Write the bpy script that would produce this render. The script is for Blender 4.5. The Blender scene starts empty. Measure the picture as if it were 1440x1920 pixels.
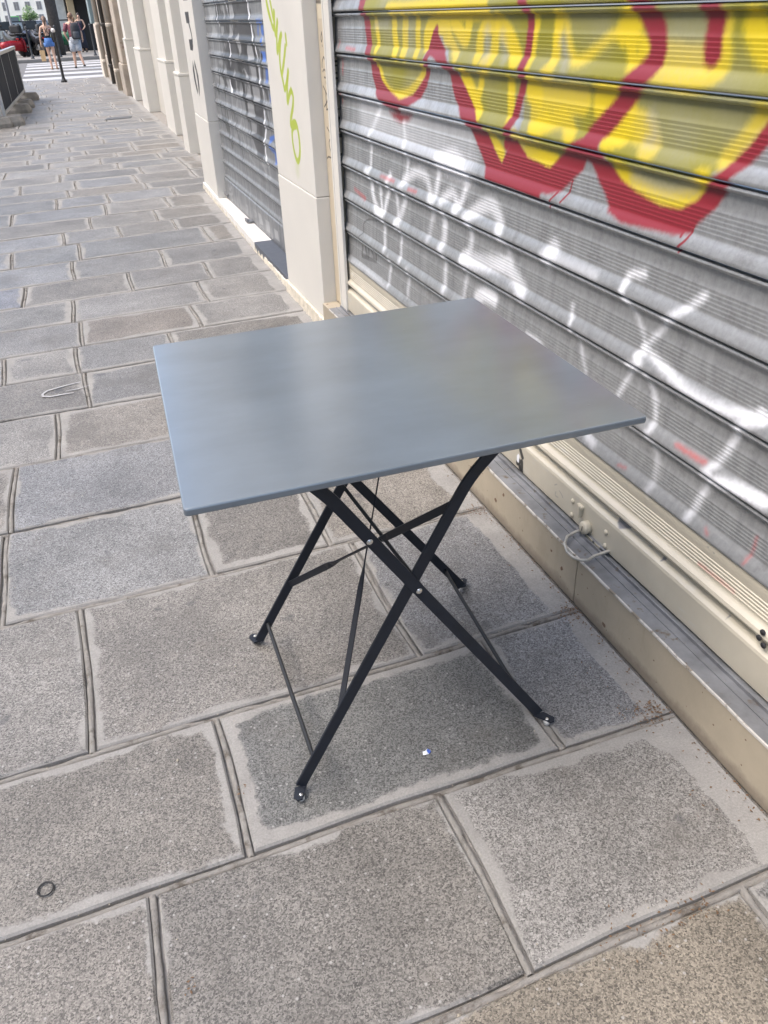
import bpy, bmesh, math, random
import numpy as np
from mathutils import Vector, Matrix
random.seed(7)
D = bpy.data
S = bpy.context.scene
COL = S.collection
R = math.radians

# ------------------------------------------------------------------ camera
cam = D.objects.new('camera', D.cameras.new('camera'))
COL.objects.link(cam)
cam.data.sensor_fit = 'VERTICAL'
cam.data.sensor_height = 24.0
cam.data.lens = 24.0 * 1504.473 / 1920.0
cam.data.clip_start = 0.05
cam.data.clip_end = 2000
PITCH, YAW, ROLL, CAMH = 0.5618, 0.3271, -0.0433, 1.2989
right0 = Vector((math.cos(YAW), -math.sin(YAW), 0))
fwd = Vector((math.sin(YAW) * math.cos(PITCH), math.cos(YAW) * math.cos(PITCH), -math.sin(PITCH)))
up0 = right0.cross(fwd)
rgt = right0 * math.cos(ROLL) + up0 * math.sin(ROLL)
up = rgt.cross(fwd)
M = Matrix((rgt, up, -fwd)).transposed().to_4x4()
M.translation = Vector((0, 0, CAMH))
cam.matrix_world = M
S.camera = cam

# ------------------------------------------------------------------ sky, sun, exposure
SUN_EL, SUN_AZ = R(56), R(-88)          # azimuth from +Y, towards +X positive: the sun stands over the street on the left
W = D.worlds.new('World')
S.world = W
W.use_nodes = True
wn = W.node_tree.nodes
sky = wn.new('ShaderNodeTexSky')
sky.sky_type = 'NISHITA'
sky.sun_disc = False
sky.sun_elevation = SUN_EL
sky.sun_rotation = SUN_AZ
sky.altitude = 100
sky.air_density = 1.0
sky.dust_density = 4.0
sky.ozone_density = 0.6
wn['Background'].inputs['Strength'].default_value = 0.145
W.node_tree.links.new(sky.outputs[0], wn['Background'].inputs[0])
sl = D.lights.new('sun', 'SUN')
sl.energy = 1.0
sl.angle = R(50)
sl.color = (1.0, 0.965, 0.93)
so = D.objects.new('sun', sl)
COL.objects.link(so)
sd = Vector((math.sin(SUN_AZ) * math.cos(SUN_EL), math.cos(SUN_AZ) * math.cos(SUN_EL), math.sin(SUN_EL)))
so.rotation_euler = sd.to_track_quat('Z', 'Y').to_euler()
so.location = (0, 0, 30)
vs = S.view_settings
vs.view_transform = 'Standard'
vs.look = 'None'
vs.exposure = 1.60
vs.gamma = 1.0
vs.use_curve_mapping = False

# ------------------------------------------------------------------ helpers
class MB:
    """collects shapes; build() links them as one mesh object"""
    def __init__(s): s.v = []; s.f = []; s.sm = []
    def add(s, vs_, fs_, smooth=False):
        n = len(s.v); s.v += [tuple(p) for p in vs_]
        for f in fs_: s.f.append(tuple(i + n for i in f)); s.sm.append(smooth)
        return s
    def box(s, x0, x1, y0, y1, z0, z1, bev=0.0):
        if bev <= 0:
            v = [(x, y, z) for z in (z0, z1) for y in (y0, y1) for x in (x0, x1)]
            return s.add(v, [(0, 2, 3, 1), (4, 5, 7, 6), (0, 1, 5, 4), (2, 6, 7, 3), (0, 4, 6, 2), (1, 3, 7, 5)])
        bm = bmesh.new(); bmesh.ops.create_cube(bm, size=1)
        for v in bm.verts: v.co = ((x0 + x1) / 2 + v.co.x * (x1 - x0), (y0 + y1) / 2 + v.co.y * (y1 - y0), (z0 + z1) / 2 + v.co.z * (z1 - z0))
        bmesh.ops.bevel(bm, geom=bm.edges[:], offset=bev, segments=2, affect='EDGES', profile=0.6)
        return s.bm(bm)
    def bm(s, bm, smooth=False):
        bm.verts.index_update()
        s.add([v.co[:] for v in bm.verts], [[v.index for v in f.verts] for f in bm.faces], smooth); bm.free(); return s
    def prism(s, pts, a, b, axis='z', bev=0.0, smooth=False):
        """polygon pts extruded from a to b along axis; pts are the other two coordinates in xyz order"""
        def P(p, h): return {'z': (p[0], p[1], h), 'y': (p[0], h, p[1]), 'x': (h, p[0], p[1])}[axis]
        bm = bmesh.new()
        lo = [bm.verts.new(P(p, a)) for p in pts]; hi = [bm.verts.new(P(p, b)) for p in pts]
        n = len(pts)
        bm.faces.new(lo[::-1]); bm.faces.new(hi)
        for i in range(n): bm.faces.new((lo[i], lo[(i + 1) % n], hi[(i + 1) % n], hi[i]))
        bmesh.ops.recalc_face_normals(bm, faces=bm.faces[:])
        if bev > 0: bmesh.ops.bevel(bm, geom=bm.edges[:], offset=bev, segments=2, affect='EDGES', profile=0.6)
        return s.bm(bm, smooth)
    def tube(s, pts, rad, n=8, cap=True, smooth=True, flat=None):
        pts = [Vector(p) for p in pts]; m = len(pts)
        if not isinstance(rad, (list, tuple)): rad = [rad] * m
        vs_ = []; prev = None
        for i, p in enumerate(pts):
            t = (pts[min(i + 1, m - 1)] - pts[max(i - 1, 0)]).normalized()
            if prev is None: prev = t.orthogonal()
            u = (prev - t * prev.dot(t)); u = u.normalized() if u.length > 1e-6 else t.orthogonal().normalized()
            prev = u; w = t.cross(u)
            for k in range(n):
                a = 2 * math.pi * k / n
                vs_.append(p + (u * math.cos(a) + w * math.sin(a)) * rad[i])
        fs_ = [(i * n + k, i * n + (k + 1) % n, (i + 1) * n + (k + 1) % n, (i + 1) * n + k) for i in range(m - 1) for k in range(n)]
        if cap: fs_ += [tuple(range(n))[::-1], tuple(range((m - 1) * n, m * n))]
        return s.add(vs_, fs_, smooth)
    def loft(s, rings, cap=True, smooth=True):
        n = len(rings[0]); vs_ = [p for r in rings for p in r]
        fs_ = [(i * n + k, i * n + (k + 1) % n, (i + 1) * n + (k + 1) % n, (i + 1) * n + k) for i in range(len(rings) - 1) for k in range(n)]
        if cap: fs_ += [tuple(range(n))[::-1], tuple(range((len(rings) - 1) * n, len(rings) * n))]
        return s.add(vs_, fs_, smooth)
    def ell(s, c, r, n=10, m=6):
        rings = []
        for i in range(m + 1):
            a = -math.pi / 2 + math.pi * min(max(i / m, .02), .98)
            rings.append([(c[0] + r[0] * math.cos(a) * math.cos(2 * math.pi * k / n), c[1] + r[1] * math.cos(a) * math.sin(2 * math.pi * k / n), c[2] + r[2] * math.sin(a)) for k in range(n)])
        return s.loft(rings)
    def lathe(s, prof, c=(0, 0, 0), n=12, axis='z', smooth=True):
        rings = []
        for r, h in prof:
            ring = []
            for k in range(n):
                a = 2 * math.pi * k / n; x, y = r * math.cos(a), r * math.sin(a)
                q = {'z': (x, y, h), 'y': (x, h, -y), 'x': (h, x, y)}[axis]
                ring.append((c[0] + q[0], c[1] + q[1], c[2] + q[2]))
            rings.append(ring)
        return s.loft(rings, True, smooth)
    def build(s, name, mat, parent=None, loc=None, world=False):
        me = D.meshes.new(name)
        off = Vector((0, 0, 0))
        if loc is not None: off = Vector(loc)
        me.from_pydata([tuple(Vector(p) - off) for p in s.v] if loc is not None else s.v, [], s.f)
        for p, b in zip(me.polygons, s.sm): p.use_smooth = b
        me.validate()
        bm = bmesh.new(); bm.from_mesh(me); bmesh.ops.recalc_face_normals(bm, faces=bm.faces[:]); bm.to_mesh(me); bm.free()
        if mat: me.materials.append(mat)
        return link(name, me, parent, off)
def link(name, me, parent=None, loc=(0, 0, 0)):
    o = D.objects.new(name, me); COL.objects.link(o)
    if parent is not None: o.parent = parent
    o.location = loc
    return o
def thing(name, label, cat, loc=(0, 0, 0), rz=0.0, group=None):
    o = D.objects.new(name, None); COL.objects.link(o); o.empty_display_size = .2
    o.location = loc; o.rotation_euler = (0, 0, rz)
    return tag(o, label, cat, group)
def tag(o, label, cat, group=None):
    o['label'] = label; o['category'] = cat
    if group: o['group'] = group
    return o
def copy_tree(o, parent=None):
    c = o.copy(); COL.objects.link(c)
    if parent is not None: c.parent = parent
    for ch in list(o.children): copy_tree(ch, c)
    return c

# ------------------------------------------------------------------ materials
class NT:
    def __init__(s, name):
        s.m = D.materials.new(name); s.m.use_nodes = True; s.t = s.m.node_tree; s.n = s.t.nodes; s.b = s.n['Principled BSDF']
    def new(s, typ, **kw):
        o = s.n.new(typ)
        for k, v in kw.items(): setattr(o, k, v)
        return o
    def l(s, a, b): s.t.links.new(a, b)
    def setv(s, sock, v):
        if hasattr(v, 'links') or hasattr(v, 'is_linked'): s.l(v, sock)
        else: sock.default_value = v
    def math(s, op, a, b=0.0, clamp=False):
        o = s.new('ShaderNodeMath', operation=op, use_clamp=clamp); s.setv(o.inputs[0], a); s.setv(o.inputs[1], b); return o.outputs[0]
    def mix(s, fac, a, b, blend='MIX'):
        o = s.new('ShaderNodeMix', data_type='RGBA', blend_type=blend)
        s.setv(o.inputs[0], fac); s.setv(o.inputs[6], c4(a)); s.setv(o.inputs[7], c4(b)); return o.outputs[2]
    def noise(s, scale, detail=3, rough=.55, vec=None, dist=0.0, mapscale=None):
        o = s.new('ShaderNodeTexNoise'); o.inputs['Scale'].default_value = scale; o.inputs['Detail'].default_value = detail
        o.inputs['Roughness'].default_value = rough; o.inputs['Distortion'].default_value = dist
        v = vec if vec is not None else s.pos()
        if mapscale:
            mp = s.new('ShaderNodeMapping'); mp.inputs['Scale'].default_value = mapscale; s.l(v, mp.inputs['Vector']); v = mp.outputs[0]
        s.l(v, o.inputs['Vector']); return o.outputs['Fac']
    def pos(s):
        if not hasattr(s, '_p'): s._p = s.new('ShaderNodeNewGeometry').outputs['Position']
        return s._p
    def obj(s):
        return s.new('ShaderNodeTexCoord').outputs['Object']
    def ramp(s, fac, a, b, c0=0.0, c1=1.0):
        o = s.new('ShaderNodeMapRange'); s.setv(o.inputs[0], fac)
        for i, v in zip((1, 2, 3, 4), (a, b, c0, c1)): s.setv(o.inputs[i], v)
        return o.outputs[0]
    def bump(s, h, strength=.3, dist=.01):
        o = s.new('ShaderNodeBump'); o.inputs['Strength'].default_value = strength; o.inputs['Distance'].default_value = dist
        s.l(h, o.inputs['Height']); s.l(o.outputs[0], s.b.inputs['Normal'])
def c4(c):
    return (c[0], c[1], c[2], 1.0) if isinstance(c, (tuple, list)) and len(c) == 3 else c
def plain(name, col, rough=.55, metal=0.0, var=.12, nscale=6.0, bump=0.0, bscale=80.0, spec=.5, dirt=None, emit=None):
    t = NT(name)
    k = t.noise(nscale, 4)
    f = t.ramp(k, .3, .7, 1 - var, 1 + var)
    mul = t.new('ShaderNodeVectorMath', operation='SCALE'); mul.inputs[0].default_value = col; t.l(f, mul.inputs['Scale'])
    out = mul.outputs[0]
    if dirt:
        dk = t.ramp(t.noise(dirt[1], 6, .65), dirt[2], dirt[2] + .08)
        out = t.mix(dk, out, dirt[0])
    t.l(out, t.b.inputs['Base Color'])
    t.l(t.ramp(k, .3, .7, max(0.02, rough - .06), min(1, rough + .06)), t.b.inputs['Roughness'])
    t.b.inputs['Metallic'].default_value = metal
    t.b.inputs['Specular IOR Level'].default_value = spec
    if bump > 0: t.bump(t.noise(bscale, 4), bump, .004)
    return t.m

PAL = {'O': (.245, .225, .012), 'Y': (.64, .49, .008), 'R': (.235, .017, .028), 'r': (.5, .07, .07), 'W': (.86, .88, .92), 'G': (.30, .31, .31), 'K': (.02, .02, .02),
       'g': (.20, .20, .21), 'D': (.035, .035, .04), 'L': (.33, .34, .35), 'B': (.05, .15, .52), 'V': (.42, .52, .03), 'T': (.72, .65, .50)}
def paint_image(name, strokes, y0, y1, z0, z1, res):
    """sprays the strokes, given in metres on the wall, into a generated picture (colour and coverage)"""
    w, h = int((y1 - y0) / res), int((z1 - z0) / res)
    rgb = np.zeros((h, w, 3), np.float32); al = np.zeros((h, w), np.float32)
    ys = y0 + (np.arange(w) + .5) * res; zs = z0 + (np.arange(h) + .5) * res
    rs = np.random.RandomState(3)
    def blur_noise(n):
        a = rs.rand(h // n + 2, w // n + 2).astype(np.float32)
        iy = np.linspace(0, h / n, h); ix = np.linspace(0, w / n, w)
        a0 = iy.astype(int); b0 = ix.astype(int); fy = (iy - a0)[:, None]; fx = (ix - b0)[None]
        return (a[a0][:, b0] * (1 - fy) + a[a0 + 1][:, b0] * fy) * (1 - fx) + (a[a0][:, b0 + 1] * (1 - fy) + a[a0 + 1][:, b0 + 1] * fy) * fx
    big = blur_noise(60); fine = blur_noise(3)
    for kind, col, wd, soft, alpha, pts in strokes:
        P = np.array(pts, np.float32); pad = wd + soft * 2 + .02
        i0 = max(0, int((P[:, 0].min() - pad - y0) / res)); i1 = min(w, int((P[:, 0].max() + pad - y0) / res) + 1)
        j0 = max(0, int((P[:, 1].min() - pad - z0) / res)); j1 = min(h, int((P[:, 1].max() + pad - z0) / res) + 1)
        if i1 <= i0 or j1 <= j0: continue
        Y, Z = np.meshgrid(ys[i0:i1], zs[j0:j1])
        if kind == 'L' and len(P) > 2:          # round the corners of the hand's path
            for _ in range(2):
                q = np.empty((2 * len(P), 2), np.float32); q[0::2][:-1] = .75 * P[:-1] + .25 * P[1:]; q[1::2][:-1] = .25 * P[:-1] + .75 * P[1:]
                P = np.vstack([P[:1], q[:-2], P[-1:]])
        d = np.full(Y.shape, 9.0, np.float32)
        seg = list(zip(P[:-1], P[1:])) + ([(P[-1], P[0])] if kind == 'F' else [])
        ins = np.zeros(Y.shape, bool)
        for a, b in seg:
            ab = b - a; L2 = max(1e-9, float(ab @ ab))
            t = np.clip(((Y - a[0]) * ab[0] + (Z - a[1]) * ab[1]) / L2, 0, 1)
            d = np.minimum(d, np.hypot(Y - a[0] - t * ab[0], Z - a[1] - t * ab[1]))
            if kind == 'F' and a[1] != b[1]:
                c = ((a[1] > Z) != (b[1] > Z)) & (Y < (b[0] - a[0]) * (Z - a[1]) / (b[1] - a[1]) + a[0]); ins ^= c
        if kind == 'F': d = np.where(ins, -d, d)
        else: d = d - wd / 2
        d = d + (fine[j0:j1, i0:i1] - .5) * soft * .22
        m = np.clip(.5 - d / max(soft, 1e-4), 0, 1); m = m * m * (3 - 2 * m)
        k = alpha * (1 if alpha > .94 else (.72 + .5 * big[j0:j1, i0:i1]))
        m = np.clip(m * k, 0, 1)
        A = al[j0:j1, i0:i1]; C = rgb[j0:j1, i0:i1]
        ao = m + A * (1 - m)
        C[:] = (np.array(PAL[col], np.float32) * m[..., None] + C * (A * (1 - m))[..., None]) / np.maximum(ao, 1e-5)[..., None]
        al[j0:j1, i0:i1] = ao
    img = D.images.new(name, w, h, alpha=True, float_buffer=True)
    img.alpha_mode = 'CHANNEL_PACKED'
    img.pixels.foreach_set(np.dstack([rgb, al]).astype(np.float32).ravel()); img.update(); img.pack()
    return img
def add_paint(t, img, box, base, rough, metal):
    """lays the generated paint over a base colour, mapped by the place on the wall"""
    y0, y1, z0, z1 = box
    sx = t.new('ShaderNodeSeparateXYZ'); t.l(t.pos(), sx.inputs[0])
    cb = t.new('ShaderNodeCombineXYZ')
    t.l(t.ramp(sx.outputs[1], y0, y1), cb.inputs[0]); t.l(t.ramp(sx.outputs[2], z0, z1), cb.inputs[1])
    im = t.new('ShaderNodeTexImage', image=img, extension='CLIP'); t.l(cb.outputs[0], im.inputs['Vector'])
    a = im.outputs['Alpha']
    t.l(t.mix(a, base, im.outputs['Color']), t.b.inputs['Base Color'])
    t.setv(t.b.inputs['Roughness'], t.ramp(a, 0, 1, rough, .45) if not hasattr(rough, 'links') else t.math('ADD', t.math('MULTIPLY', rough, t.math('SUBTRACT', 1.0, a)), t.math('MULTIPLY', a, .42)))
    t.setv(t.b.inputs['Metallic'], t.math('MULTIPLY', t.math('SUBTRACT', 1.0, a), metal))
    return a
NEAR_PAINT = [
 ('L','W',0.16,0.1,0.35,[(3.11,0.973),(2.591,0.966),(2.241,0.935)]),
 ('F','O',0,0.012,0.93,[(3.072,1.347),(3.053,1.261),(3.017,1.169),(2.953,1.101),(2.873,1.054),(2.728,1.039),(2.605,1.071),(2.541,1.121),(2.503,1.195),(2.451,1.242),(2.391,1.216),(2.337,1.168),(2.252,1.104),(2.171,1.05),(2.101,0.992),(2.021,0.943),(1.986,0.99),(1.959,1.046),(1.932,1.096),(1.912,1.192),(1.907,1.269),(1.917,1.317)]),
 ('F','O',0,0.02,0.93,[(1.943,1.319),(1.148,1.298),(1.102,1.148),(1.147,1.092),(1.186,1.049),(1.233,1.005),(1.252,0.98),(1.302,0.954),(1.394,0.957),(1.476,0.98),(1.526,0.998),(1.562,1.028),(1.568,1.055),(1.621,1.043),(1.695,1.009),(1.74,0.979),(1.902,0.962)]),
 ('L','Y',0.031,0.02,0.9,[(2.964,1.259),(2.929,1.198),(2.946,1.177)]),
 ('L','Y',0.0434,0.02,0.9,[(2.79,1.259),(2.781,1.216),(2.76,1.17)]),
 ('L','Y',0.0496,0.02,0.9,[(2.692,1.259),(2.686,1.172)]),
 ('L','Y',0.0372,0.02,0.9,[(2.589,1.259),(2.581,1.171)]),
 ('L','Y',0.055799999999999995,0.02,0.9,[(2.514,1.206),(2.503,1.245),(2.382,1.252),(2.372,1.222)]),
 ('L','Y',0.0434,0.02,0.9,[(2.335,1.258),(2.279,1.226),(2.243,1.214),(2.237,1.258)]),
 ('L','Y',0.031,0.02,0.9,[(2.353,1.219),(2.296,1.176)]),
 ('L','Y',0.0434,0.02,0.9,[(2.164,1.177),(2.16,1.234),(2.121,1.252),(2.074,1.247),(2.08,1.183),(2.122,1.157)]),
 ('L','Y',0.0496,0.02,0.9,[(2.059,1.253),(1.99,1.215),(1.957,1.181)]),
 ('L','Y',0.031,0.02,0.9,[(1.879,1.258),(1.884,1.217),(1.891,1.169)]),
 ('L','Y',0.0372,0.02,0.9,[(1.781,1.258),(1.779,1.17),(1.808,1.153)]),
 ('L','Y',0.0372,0.02,0.9,[(1.988,1.126),(1.972,1.043)]),
 ('L','Y',0.031,0.02,0.9,[(2.153,1.129),(2.159,1.09),(2.193,1.081)]),
 ('L','Y',0.055799999999999995,0.02,0.9,[(1.882,1.126),(1.852,1.104),(1.853,1.059)]),
 ('L','Y',0.0496,0.02,0.9,[(2.258,1.131),(2.202,1.087),(2.157,1.049)]),
 ('L','Y',0.0372,0.02,0.9,[(2.085,0.995),(2.017,0.956)]),
 ('L','Y',0.0434,0.02,0.9,[(2.966,1.127),(2.863,1.043),(2.719,1.04),(2.584,1.085),(2.538,1.129)]),
 ('L','Y',0.031,0.02,0.9,[(2.813,1.293),(2.116,1.294)]),
 ('L','Y',0.062,0.02,0.9,[(1.938,1.001),(1.863,0.972),(1.761,0.966)]),
 ('L','Y',0.031,0.02,0.9,[(2.412,1.269),(2.115,1.276)]),
 ('L','Y',0.0372,0.02,0.9,[(1.808,1.069),(1.851,1.038)]),
 ('L','Y',0.018,0.025,0.85,[(1.777,1.267),(1.79,1.165),(1.806,1.151)]),
 ('L','Y',0.024,0.025,0.85,[(1.757,1.264),(1.714,1.187),(1.672,1.185),(1.605,1.219),(1.564,1.239),(1.51,1.24),(1.453,1.217)]),
 ('L','Y',0.06,0.025,0.85,[(1.504,1.263),(1.532,1.245)]),
 ('L','Y',0.036,0.025,0.85,[(1.507,1.226),(1.485,1.175),(1.462,1.209)]),
 ('L','Y',0.078,0.025,0.85,[(1.399,1.192),(1.306,1.183),(1.26,1.2)]),
 ('L','Y',0.03,0.025,0.85,[(1.252,1.258),(1.251,1.212),(1.282,1.189)]),
 ('L','Y',0.048,0.025,0.85,[(1.187,1.254),(1.16,1.221),(1.144,1.215)]),
 ('L','Y',0.06,0.025,0.85,[(1.88,1.117),(1.796,1.109),(1.659,1.113)]),
 ('L','Y',0.072,0.025,0.85,[(1.586,1.118),(1.505,1.118)]),
 ('L','Y',0.042,0.025,0.85,[(1.831,1.038),(1.768,1.068),(1.72,1.076),(1.687,1.04)]),
 ('L','Y',0.03,0.025,0.85,[(1.531,1.08),(1.507,1.044),(1.479,1.097)]),
 ('L','Y',0.06,0.025,0.85,[(1.544,1.058),(1.476,1.085),(1.422,1.079),(1.405,1.052)]),
 ('L','Y',0.048,0.025,0.85,[(1.502,0.992),(1.44,0.97),(1.343,0.959),(1.262,0.981),(1.235,1.013)]),
 ('L','Y',0.042,0.025,0.85,[(1.188,1.057),(1.148,1.094),(1.131,1.127)]),
 ('L','G',0.03,0.04,0.5,[(1.445,0.994),(1.349,0.984),(1.267,1.0)]),
 ('L','G',0.021,0.04,0.5,[(1.417,1.102),(1.389,1.068),(1.417,1.057)]),
 ('L','G',0.03,0.04,0.5,[(2.127,1.234),(2.115,1.176)]),
 ('L','G',0.024,0.04,0.5,[(2.042,1.226),(2.015,1.179)]),
 ('L','G',0.024,0.04,0.5,[(2.966,1.247),(2.856,1.251)]),
 ('L','G',0.024,0.04,0.5,[(1.757,1.222),(1.728,1.171)]),
 ('L','G',0.09,0.09,0.2,[(1.384,1.228),(1.314,1.217)]),
 ('L','G',0.12,0.09,0.2,[(1.398,1.109),(1.319,1.062),(1.38,1.075)]),
 ('L','G',0.1,0.09,0.2,[(1.306,1.101),(1.2,1.101)]),
 ('L','G',0.07,0.09,0.2,[(1.717,1.258),(1.612,1.253)]),
 ('L','G',0.06,0.09,0.2,[(2.411,1.208),(2.278,1.184)]),
 ('L','G',0.09,0.09,0.2,[(1.369,1.258),(1.303,1.253)]),
 ('L','G',0.05,0.09,0.2,[(2.658,1.24),(2.649,1.192)]),
 ('L','G',0.06,0.09,0.2,[(1.802,1.148),(1.665,1.143)]),
 ('L','R',0.055,0.016,1,[(3.102,1.348),(3.077,1.32),(3.067,1.275),(3.041,1.229),(3.025,1.169),(2.999,1.118),(2.961,1.073),(2.89,1.039),(2.772,1.019)]),
 ('F','R',0,0.014,1,[(3.024,1.117),(2.955,1.125),(2.916,1.085),(2.828,1.048),(2.728,1.041),(2.632,1.061),(2.566,1.095),(2.516,1.134),(2.498,1.131),(2.517,1.089),(2.568,1.052),(2.647,1.024),(2.772,1.015),(2.892,1.015),(2.968,1.043)]),
 ('L','R',0.03,0.012,1,[(2.516,1.13),(2.498,1.167),(2.463,1.219),(2.448,1.234)]),
 ('F','R',0,0.012,1,[(2.448,1.238),(2.504,1.175),(2.435,1.165),(2.357,1.129),(2.313,1.07),(2.249,1.028),(2.187,0.983),(2.136,0.946),(2.1,0.911),(2.085,0.89),(2.003,0.891),(1.942,0.892),(1.791,0.888),(1.802,0.965),(1.886,0.973),(1.946,1.005),(1.983,1.001),(1.997,0.97),(2.018,0.942),(2.058,0.967),(2.097,0.996),(2.141,1.026),(2.191,1.063),(2.242,1.101),(2.305,1.139),(2.369,1.179),(2.412,1.212)]),
 ('F','R',0,0.03,0.9,[(2.863,0.996),(2.745,1.001),(2.641,1.005),(2.676,0.981),(2.747,0.968),(2.82,0.976)]),
 ('L','R',0.032,0.014,1,[(1.941,1.318),(1.933,1.3),(1.912,1.281),(1.903,1.251),(1.903,1.22),(1.911,1.176),(1.925,1.137),(1.936,1.093),(1.959,1.046),(1.987,1.012),(1.999,0.989)]),
 ('L','R',0.05,0.018,1,[(1.495,1.302),(1.472,1.276),(1.445,1.256),(1.424,1.23),(1.419,1.207),(1.431,1.183),(1.467,1.162),(1.493,1.139),(1.53,1.101),(1.571,1.07),(1.603,1.048)]),
 ('L','R',0.045,0.02,1,[(1.298,1.297),(1.286,1.274),(1.277,1.263),(1.276,1.237),(1.272,1.211)]),
 ('F','R',0,0.014,1,[(1.86,0.96),(1.775,0.964),(1.735,0.994),(1.678,1.027),(1.622,1.048),(1.574,1.055),(1.562,1.025),(1.533,1.003),(1.493,0.98),(1.428,0.964),(1.351,0.953),(1.293,0.957),(1.252,0.98),(1.233,1.005),(1.191,1.038),(1.166,1.065),(1.142,1.087),(1.114,1.128),(1.102,1.089),(1.127,1.062),(1.161,1.032),(1.184,0.998),(1.202,0.972),(1.238,0.94),(1.255,0.919),(1.291,0.91),(1.382,0.905),(1.46,0.901),(1.515,0.912),(1.539,0.941),(1.568,0.963),(1.606,0.993),(1.626,0.999),(1.635,0.976),(1.672,0.951),(1.716,0.919),(1.767,0.905),(1.854,0.906)]),
 ('L','R',0.006,0.003,1,[(1.672,0.951),(1.678,0.925),(1.699,0.9)]),
 ('L','R',0.006,0.003,1,[(1.724,0.918),(1.749,0.892),(1.748,0.879)]),
 ('L','R',0.006,0.003,1,[(1.248,0.935),(1.253,0.91),(1.272,0.891),(1.271,0.884)]),
 ('L','R',0.006,0.003,1,[(1.271,0.927),(1.272,0.912)]),
 ('L','W',0.023000000000000003,0.032,0.68,[(2.941,1.004),(3.019,0.937),(3.061,0.898),(3.07,0.777),(3.117,0.771)]),
 ('L','W',0.0207,0.032,0.595,[(2.719,0.966),(2.704,0.911),(2.689,0.864),(2.704,0.803),(2.757,0.769)]),
 ('L','W',0.0414,0.032,0.7224999999999999,[(2.421,0.898),(2.324,0.929),(2.258,0.908)]),
 ('L','W',0.046000000000000006,0.032,0.68,[(2.381,0.888),(2.267,0.886),(2.23,0.88)]),
 ('L','W',0.032200000000000006,0.032,0.595,[(2.73,0.791),(2.618,0.84),(2.528,0.837),(2.496,0.794),(2.485,0.772)]),
 ('L','W',0.032200000000000006,0.032,0.6375,[(2.432,0.866),(2.442,0.818),(2.464,0.767)]),
 ('L','W',0.0276,0.032,0.6375,[(2.23,0.877),(2.246,0.816),(2.301,0.776)]),
 ('L','W',0.032200000000000006,0.032,0.595,[(2.401,0.786),(2.321,0.826),(2.282,0.78)]),
 ('L','W',0.032200000000000006,0.032,0.765,[(3.081,0.752),(3.073,0.701),(3.019,0.647),(2.982,0.64)]),
 ('L','W',0.023000000000000003,0.032,0.7224999999999999,[(2.985,0.743),(2.959,0.649)]),
 ('L','W',0.0276,0.032,0.7224999999999999,[(2.861,0.789),(2.894,0.73),(2.938,0.648)]),
 ('L','W',0.032200000000000006,0.032,0.7224999999999999,[(2.72,0.745),(2.75,0.687),(2.806,0.635)]),
 ('L','W',0.023000000000000003,0.032,0.68,[(2.824,0.75),(2.794,0.701),(2.791,0.652)]),
 ('L','W',0.0414,0.032,0.7224999999999999,[(2.216,0.762),(2.139,0.809),(2.065,0.832),(2.015,0.803),(2.004,0.767)]),
 ('L','W',0.0276,0.032,0.51,[(2.475,0.733),(2.509,0.647)]),
 ('L','W',0.0368,0.032,0.68,[(2.39,0.74),(2.379,0.686),(2.4,0.641)]),
 ('L','W',0.0276,0.032,0.68,[(2.197,0.747),(2.185,0.688),(2.239,0.645)]),
 ('L','W',0.046000000000000006,0.032,0.7224999999999999,[(2.229,0.647),(2.112,0.663),(1.974,0.692),(1.918,0.677),(1.862,0.642)]),
 ('L','W',0.023000000000000003,0.032,0.425,[(1.971,0.743),(1.944,0.703)]),
 ('L','W',0.0276,0.032,0.68,[(2.948,0.622),(2.944,0.52)]),
 ('L','W',0.023000000000000003,0.032,0.595,[(2.766,0.634),(2.775,0.515)]),
 ('L','W',0.023000000000000003,0.032,0.6375,[(2.888,0.488),(2.913,0.385)]),
 ('L','W',0.0276,0.032,0.595,[(2.378,0.62),(2.377,0.51)]),
 ('L','W',0.023000000000000003,0.032,0.51,[(2.218,0.61),(2.234,0.532)]),
 ('L','W',0.046000000000000006,0.032,0.7224999999999999,[(2.141,0.55),(2.098,0.578),(2.037,0.579)]),
 ('L','W',0.023000000000000003,0.032,0.51,[(2.696,0.495),(2.714,0.408)]),
 ('L','W',0.0138,0.032,0.425,[(3.361,0.377),(3.132,0.382),(2.943,0.377)]),
 ('L','W',0.018,0.022,0.82,[(1.373,0.816),(1.422,0.805),(1.428,0.781),(1.427,0.761),(1.409,0.745)]),
 ('L','W',0.010799999999999999,0.022,0.574,[(1.399,0.74),(1.374,0.719),(1.345,0.693),(1.341,0.673)]),
 ('L','W',0.0162,0.022,0.82,[(1.188,0.822),(1.222,0.789),(1.259,0.761),(1.285,0.742)]),
 ('L','W',0.0144,0.022,0.615,[(1.288,0.729),(1.331,0.68),(1.353,0.651)]),
 ('L','W',0.018,0.022,0.82,[(1.338,0.663),(1.356,0.639),(1.327,0.638),(1.381,0.615)]),
 ('L','W',0.0126,0.022,0.656,[(1.373,0.606),(1.389,0.569),(1.407,0.534)]),
 ('L','W',0.018,0.022,0.82,[(1.334,0.668),(1.27,0.655),(1.203,0.638),(1.134,0.635),(1.054,0.641),(0.99,0.663)]),
 ('L','W',0.0252,0.022,0.82,[(0.994,0.664),(0.983,0.662)]),
 ('L','W',0.018,0.022,0.7789999999999999,[(0.991,0.653),(1.025,0.631),(1.041,0.611)]),
 ('L','W',0.018,0.022,0.615,[(1.041,0.597),(1.056,0.555),(1.078,0.516),(1.096,0.492)]),
 ('L','W',0.018,0.022,0.574,[(1.088,0.463),(1.105,0.415),(1.116,0.376)]),
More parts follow.
